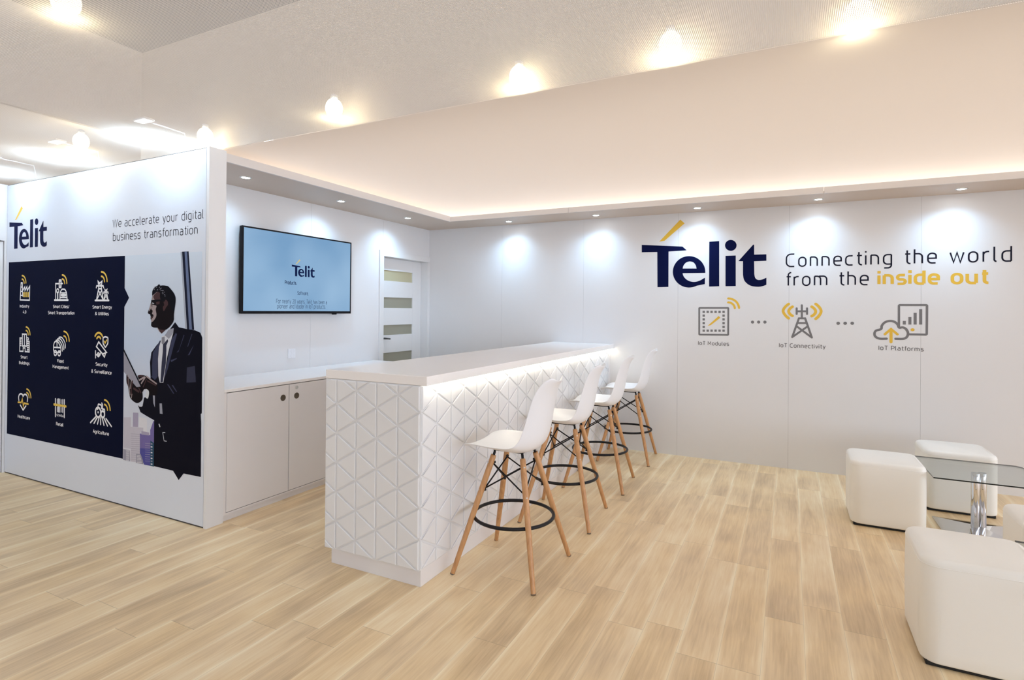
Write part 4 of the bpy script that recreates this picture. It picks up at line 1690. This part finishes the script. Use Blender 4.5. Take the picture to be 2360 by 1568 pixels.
def stool():
    r = thing('bar_stool', (0, 0, 0), '', 'bar stool', 'bar stools along the counter')
    V, F = make_shell()
    m = MB()
    m.v, m.f, m.mi = V, F, [0] * len(F)
    o = m.build('seat_shell', PLASTIC, r, smooth=True)
    sd = o.modifiers.new('thick', 'SOLIDIFY')
    sd.thickness = 0.006
    sd.offset = 0
    sb = o.modifiers.new('sub', 'SUBSURF')
    sb.levels = sb.render_levels = 2
    tops = {}
    for sx in (-1, 1):
        for sy in (-1, 1):
            top = Vector((sx * 0.090 + 0.006, sy * 0.083, 0.632))
            bot = Vector((sx * 0.243, sy * 0.254, 0.0))
            tops[(sx, sy)] = (top, bot)
            m = MB()
            pts = [bot.lerp(top, t) for t in (0, 0.012, 0.3, 0.6, 0.85, 0.985, 1)]
            m.tube(pts, [0.0115, 0.0125, 0.0148, 0.0165, 0.0168, 0.0160, 0.0140], 14)
            lg_ = m.build('leg', BEECH, r, smooth=False)
            out = Vector((sx, sy * 1.0, 0)).normalized()
            for t in (0.935, 0.700):
                c = bot.lerp(top, t)
                m = MB()
                m.lathe(c + out * 0.0135, out, [(0.0052, 0), (0.0052, 0.0034), (0.0036, 0.0042)], 12)
                m.build('screw', SILVER, lg_)
            m = MB()
            m.tube([bot + Vector((0, 0, 0.0)), bot.lerp(top, 0.007)], [0.0128, 0.0132], 14)
            m.build('glide', GLIDE, lg_)
    # black steel frame: brackets, cross bars, rods
    m = MB()
    for (sx, sy), (top, bot) in tops.items():
        dirn = (top - bot).normalized()
        m.tube([top - dirn * 0.03, top + dirn * 0.018, Vector((sx * 0.085, sy * 0.07, 0.663))], [0.0075, 0.0075, 0.0065], 8)
    for sx in (-1, 1):
        m.tube([(sx * 0.085, -0.075, 0.659), (sx * 0.085, 0.075, 0.659)], 0.006, 8)
    for sy in (-1, 1):
        m.tube([(-0.085, sy * 0.07, 0.659), (0.085, sy * 0.07, 0.659)], 0.006, 8)
    cn = [(-1, -1), (-1, 1), (1, 1), (1, -1)]
    hi = {k: b_.lerp(t_, 0.935) for k, (t_, b_) in tops.items()}
    lo = {k: b_.lerp(t_, 0.700) for k, (t_, b_) in tops.items()}
    for k in range(4):
        a, c = cn[k], cn[(k + 1) % 4]
        for p, q in ((hi[a], lo[c]), (lo[a], hi[c])):
            d = (q - p).normalized()
            inn = Vector((-(p.x + q.x), -(p.y + q.y), 0)).normalized() * 0.012
            m.tube([p + d * 0.012 + inn, q - d * 0.012 + inn], 0.0042, 8)
    for k in cn:
        for P_ in (hi[k], lo[k]):
            inn = Vector((-P_.x, -P_.y, 0)).normalized()
            m.tube([P_ + inn * 0.010, P_ + inn * 0.026], 0.0072, 8)
    m.build('wire_frame', BLACK, r)
    # foot ring
    m = MB()
    zr = 0.288
    t = zr / 0.632
    cx = sum(b_.lerp(t_, t).x for t_, b_ in tops.values()) / 4
    rad = (tops[(1, 1)][1].lerp(tops[(1, 1)][0], t) - Vector((cx, 0, zr))).length - 0.021
    m.tube([(cx + rad * math.cos(2 * PI * q / 56), rad * math.sin(2 * PI * q / 56), zr) for q in range(56)], 0.0096, 10, True)
    for k, (t_, b_) in tops.items():
        p = b_.lerp(t_, t)
        inn = Vector((cx - p.x, -p.y, 0)).normalized()
        m.tube([p + inn * 0.008, p + inn * 0.024], 0.006, 8)
    m.build('foot_ring', BLACK, r)
    return r


ST = stool()
spots = [((2.637, -2.918), 0.0, 'white shell bar stool at the free end of the bar counter, largest in view'),
         ((2.618, -2.064), 4.5, 'second white shell bar stool from the free end of the bar counter'),
         ((2.607, -1.223), 5.0, 'third white shell bar stool from the free end of the bar counter'),
         ((2.606, -0.320), 4.5, 'white shell bar stool beside the back wall, last and smallest of the row')]
for i, ((x, y), a_, lab) in enumerate(spots):
    o = ST if i == 0 else copy_tree(ST)
    o.location = (x, y, 0)
    o.rotation_euler = (0, 0, math.radians(a_))
    o['label'] = lab

# ================================================================ OTTOMANS
def ottoman(cx, cy, label, rz=0.0, s_=0.44):
    t = thing('cube_ottoman', (cx, cy, 0), label, 'ottoman', 'white cube ottomans in the seating corner')
    z0, z1 = 0.016, 0.438
    bm = bmesh.new()
    bmesh.ops.create_cube(bm, size=1)
    for v in bm.verts:
        v.co = Vector((v.co.x * (s_ - 0.012), v.co.y * (s_ - 0.012), z0 + (v.co.z + 0.5) * (z1 - z0)))
    vert = [e for e in bm.edges if abs(e.verts[0].co.z - e.verts[1].co.z) > 0.1]
    bmesh.ops.bevel(bm, geom=vert, offset=0.062, segments=7, profile=0.5, affect='EDGES')
    hor = [e for e in bm.edges if e.verts[0].co.z > z1 - 1e-4 and e.verts[1].co.z > z1 - 1e-4]
    bmesh.ops.bevel(bm, geom=hor, offset=0.028, segments=6, profile=0.55, affect='EDGES')
    low = [e for e in bm.edges if e.verts[0].co.z < z0 + 1e-4 and e.verts[1].co.z < z0 + 1e-4]
    bmesh.ops.bevel(bm, geom=low, offset=0.010, segments=2, profile=0.5, affect='EDGES')
    big = [f for f in bm.faces if f.calc_area() > 0.05]
    bmesh.ops.subdivide_edges(bm, edges=list({e for f in big for e in f.edges if e.calc_length() > 0.25}), cuts=7, use_grid_fill=True)
    for v in bm.verts:           # soft padding: sides and top belly out a little
        x, y, z = v.co
        q = max(0, 1 - (2 * x / s_) ** 2) * max(0, 1 - (2 * y / s_) ** 2)
        if z > 0.40:
            v.co.z += 0.012 * q ** 0.7
        h = max(0, math.sin(PI * min(max((z - z0) / (z1 - z0), 0), 1)))
        if abs(x) > s_ / 2 - 0.02:
            v.co.x += math.copysign(0.006 * h * max(0, 1 - (2 * y / s_) ** 2), x)
        if abs(y) > s_ / 2 - 0.02:
            v.co.y += math.copysign(0.006 * h * max(0, 1 - (2 * x / s_) ** 2), y)
    me = bpy.data.meshes.new('cushion')
    bm.to_mesh(me)
    bm.free()
    for p in me.polygons:
        p.use_smooth = True
    me.materials.append(LEATHER)
    o = bpy.data.objects.new('cushion', me)
    COL.objects.link(o)
    o.parent = t
    # stitched seam below the top edge
    hw, r_ = s_ / 2 - 0.0055, 0.062
    loop = []
    for qx, qy, a0 in ((1, 1, 0), (-1, 1, PI / 2), (-1, -1, PI), (1, -1, 3 * PI / 2)):
        for k in range(7):
            a_ = a0 + PI / 2 * k / 6
            loop.append((cx + qx * (hw - r_) + r_ * math.cos(a_), cy + qy * (hw - r_) + r_ * math.sin(a_), 0.4115))
    m = MB()
    m.tube(loop, 0.0015, 6, True)
    m.build('seam', LEATHER, t)
    m = MB()
    hb = s_ / 2 - 0.022
    m.box((cx - hb, cy - hb, 0), (cx + hb, cy + hb, 0.020))
    m.build('base', DARKFOOT, t, bevel=0.004)
    t.rotation_euler = (0, 0, rz)
    return t


ottoman(4.628, -1.108, 'white cube ottoman between the bar stools and the table on a chrome column')
ottoman(5.145, -0.515, 'white cube ottoman seen through the glass table top, against the back wall', 0.0)
ottoman(4.740, -2.738, 'largest looking white cube ottoman, in front of the table on a chrome column', 0.0)
ottoman(5.262, -2.118, 'white cube ottoman cut by the photo edge, behind the corner of the cropped table')


# ================================================================ GLASS TABLES
def table(cx, cy, label):
    t = thing('glass_table', (cx, cy, 0), label, 'table', 'low square glass tables')
    hs, ch = 0.298, 0.028
    zt, th = 0.405, 0.008

    def oct_(h, c_):
        return [(h, -h + c_), (h, h - c_), (h - c_, h), (-h + c_, h), (-h, h - c_), (-h, -h + c_), (-h + c_, -h), (h - c_, -h)]
    sh = [(cx - hs, cy - hs), (cx + hs - ch, cy - hs), (cx + hs, cy - hs + ch), (cx + hs, cy + hs - ch), (cx + hs - ch, cy + hs), (cx - hs, cy + hs)]
    m = MB()
    n = len(sh)
    m.face([(x, y, zt) for x, y in sh])
    m.face([(x, y, zt - th) for x, y in sh])
    top = m.build('glass_top', GLASS, t)
    m = MB()
    for k in range(n):
        a_, c = sh[k], sh[(k + 1) % n]
        m.face([(a_[0], a_[1], zt - th), (c[0], c[1], zt - th), (c[0], c[1], zt), (a_[0], a_[1], zt)])
    m.build('glass_edge', EDGE, top)
    # twin chrome column
    m = MB()
    dx, dy = 0.022 * math.cos(0.46), 0.022 * math.sin(0.46)
    for sgn in (-1, 1):
        m.lathe((cx + sgn * dx, cy + sgn * dy, 0.03), (0, 0, 1), [(0.0235, 0), (0.0235, zt - th - 0.034), (0.022, zt - th - 0.0305)], 26)
    m.build('column', CHROME, t)
    m = MB()
    hb = 0.21
    q = [(cx - hb, cy - hb), (cx + hb, cy - hb), (cx + hb, cy + hb), (cx - hb, cy + hb)]
    i = len(m.v)
    m.v += [Vector((x, y, 0)) for x, y in q] + [Vector((x, y, 0.008)) for x, y in q] + [Vector((cx, cy, 0.048))]
    for k in range(4):
        e = (k + 1) % 4
        m.f.append([i + k, i + e, i + 4 + e, i + 4 + k])
        m.f.append([i + 4 + k, i + 4 + e, i + 8])
        m.mi += [0, 0]
    m.f.append([i + 3, i + 2, i + 1, i])
    m.mi.append(0)
    m.build('pyramid_foot', CHROME, t)
    return t


table(5.155, -1.088, 'glass topped table with its chrome twin column and pyramid foot in view')
table(5.262, -2.728, 'cropped glass table showing only one corner at the photo edge')

# ================================================================ LIGHTS
DL = [(0.335, -2.887), (0.335, -1.883), (0.325, -0.872), (1.221, -0.220), (2.234, -0.222), (3.241, -0.222), (4.252, -0.215), (5.248, -0.222)]
DLAB = ['soffit downlight above the television, beside the printed wall end', 'middle of the three soffit downlights on the television wall', 'soffit downlight above the inner door',
        'soffit downlight on the back wall, first from the inner corner', 'second soffit downlight from the inner corner on the back wall', 'soffit downlight right above the large wordmark',
        'soffit downlight above the thin slogan words', 'soffit downlight above the last slogan word world']
proto = None
for i, (x, y) in enumerate(DL):
    if proto is None:
        proto = thing('downlight', (x, y, ZS), DLAB[i], 'downlight', 'recessed downlights in the soffit')
        m = MB()
        n = 32
        prof = [(0.030, -0.001), (0.031, -0.004), (0.040, -0.004), (0.043, -0.0005)]
        rings = []
        for r_, h_ in prof:
            rings.append(len(m.v))
            m.v += [Vector((x + r_ * math.cos(2 * PI * q / n), y + r_ * math.sin(2 * PI * q / n), ZS + h_)) for q in range(n)]
        for k in range(len(prof) - 1):
            for q in range(n):
                m.sm.add(len(m.f))
                m.f.append([rings[k] + q, rings[k] + (q + 1) % n, rings[k + 1] + (q + 1) % n, rings[k + 1] + q])
                m.mi.append(0)
        m.build('ring', SILVER, proto)
        m = MB()
        m.face([(x + 0.030 * math.cos(2 * PI * q / n), y + 0.030 * math.sin(2 * PI * q / n), ZS - 0.0014) for q in range(n)][::-1])
        m.build('lens', LAMPCOOL, proto)
        o = proto
    else:
        o = copy_tree(proto)
        o.location = (x, y, ZS)
        o['label'] = DLAB[i]
    left = x < 0.5
    aim = (x - 0.145, y, ZS - 0.40) if left else (x, y + 0.085, ZS - 0.40)
    light('spot_beam', 'SPOT', (x, y, ZS - 0.012), E_SPOT, (0.46, 0.73, 1.0), o, aim, spot_size=math.radians(118), spot_blend=1.0, shadow_soft_size=0.028)

# warm lamps above the fabric
ZL = ZC + 0.058
ROW = [tuple(on(px, py, 2, ZL)[:2]) for px, py in ((473, 314), (770, 250), (1196, 178), (1545, 103), (1978, 33), (187, 326), (152, 3))]
RLAB = ['warm ceiling lamp at the end of the printed wall, first of the long row', 'second warm ceiling lamp of the long row from the printed wall', 'third warm ceiling lamp of the long row from the printed wall',
        'fourth warm ceiling lamp of the long row from the printed wall', 'fifth warm ceiling lamp of the long row, cut by the photo top edge',
        'warm ceiling lamp over the printed wall, between two floodlights', 'warm ceiling lamp alone in the grey mesh area of the ceiling']
proto = None
for i, (x, y) in enumerate(ROW):
    if proto is None:
        proto = thing('ceiling_lamp', (x, y, ZL), RLAB[i], 'ceiling lamp', 'warm lamps behind the ceiling fabric')
        MB().lathe((x, y, ZL), (0, 0, 1), [(0.048 * math.cos(t * PI / 16), 0.056 * math.sin(t * PI / 16)) for t in range(-7, 7)], 24).build('globe', LAMPWARM, proto)
        MB().lathe((x, y, ZL), (0, 0, 1), [(0.018, 0.052), (0.020, 0.060), (0.020, 0.075), (0.010, 0.08)], 16).build('socket', PLASTIC, proto)
        o = proto
    else:
        o = copy_tree(proto)
        o.location = (x, y, ZL)
        o['label'] = RLAB[i]

# cool floodlights on brackets from the top of the printed wall
FLAB = ['floodlight behind the ceiling fabric above the thin slogan of the printed wall', 'floodlight behind the ceiling fabric above the middle of the printed wall',
        'floodlight behind the ceiling fabric above the small wordmark']
ARM = (((290, 292), (250, 303), (345, 322)), ((105, 345), (60, 357), (150, 365)), ((-30, 382), (-75, 392), (10, 399)))
for i in range(3):
    ap, le, ri = [on(px, py, 2, ZC + 0.02) for px, py in ARM[i]]
    x, y, z = ap.x - 0.06, -3.63, ZC + 0.105
    t = thing('floodlight', (x, y, z), FLAB[i], 'floodlight', 'floodlights along the printed wall')
    MB().box((x - 0.06, y - 0.034, z), (x + 0.06, y + 0.034, z + 0.014)).build('head', PLASTIC, t, bevel=0.004)
    m = MB()
    m.face([(x - 0.055, y - 0.03, z - 0.0008), (x - 0.055, y + 0.03, z - 0.0008), (x + 0.055, y + 0.03, z - 0.0008), (x + 0.055, y - 0.03, z - 0.0008)])
    m.build('lens', FLOODLENS, t)
    m = MB()
    m.tube([(x, y + 0.03, z + 0.007), (x, YF + 0.03, z), (x, YF + 0.05, ZC + 0.004)], 0.004, 8)
    m.build('bracket', PLASTIC, t)
    light('flood_beam', 'AREA', (x, y, z - 0.004), E_FLOOD, COOL, t, (x, y + 0.06, z - 0.3), shape='RECTANGLE', size=0.12, size_y=0.07)
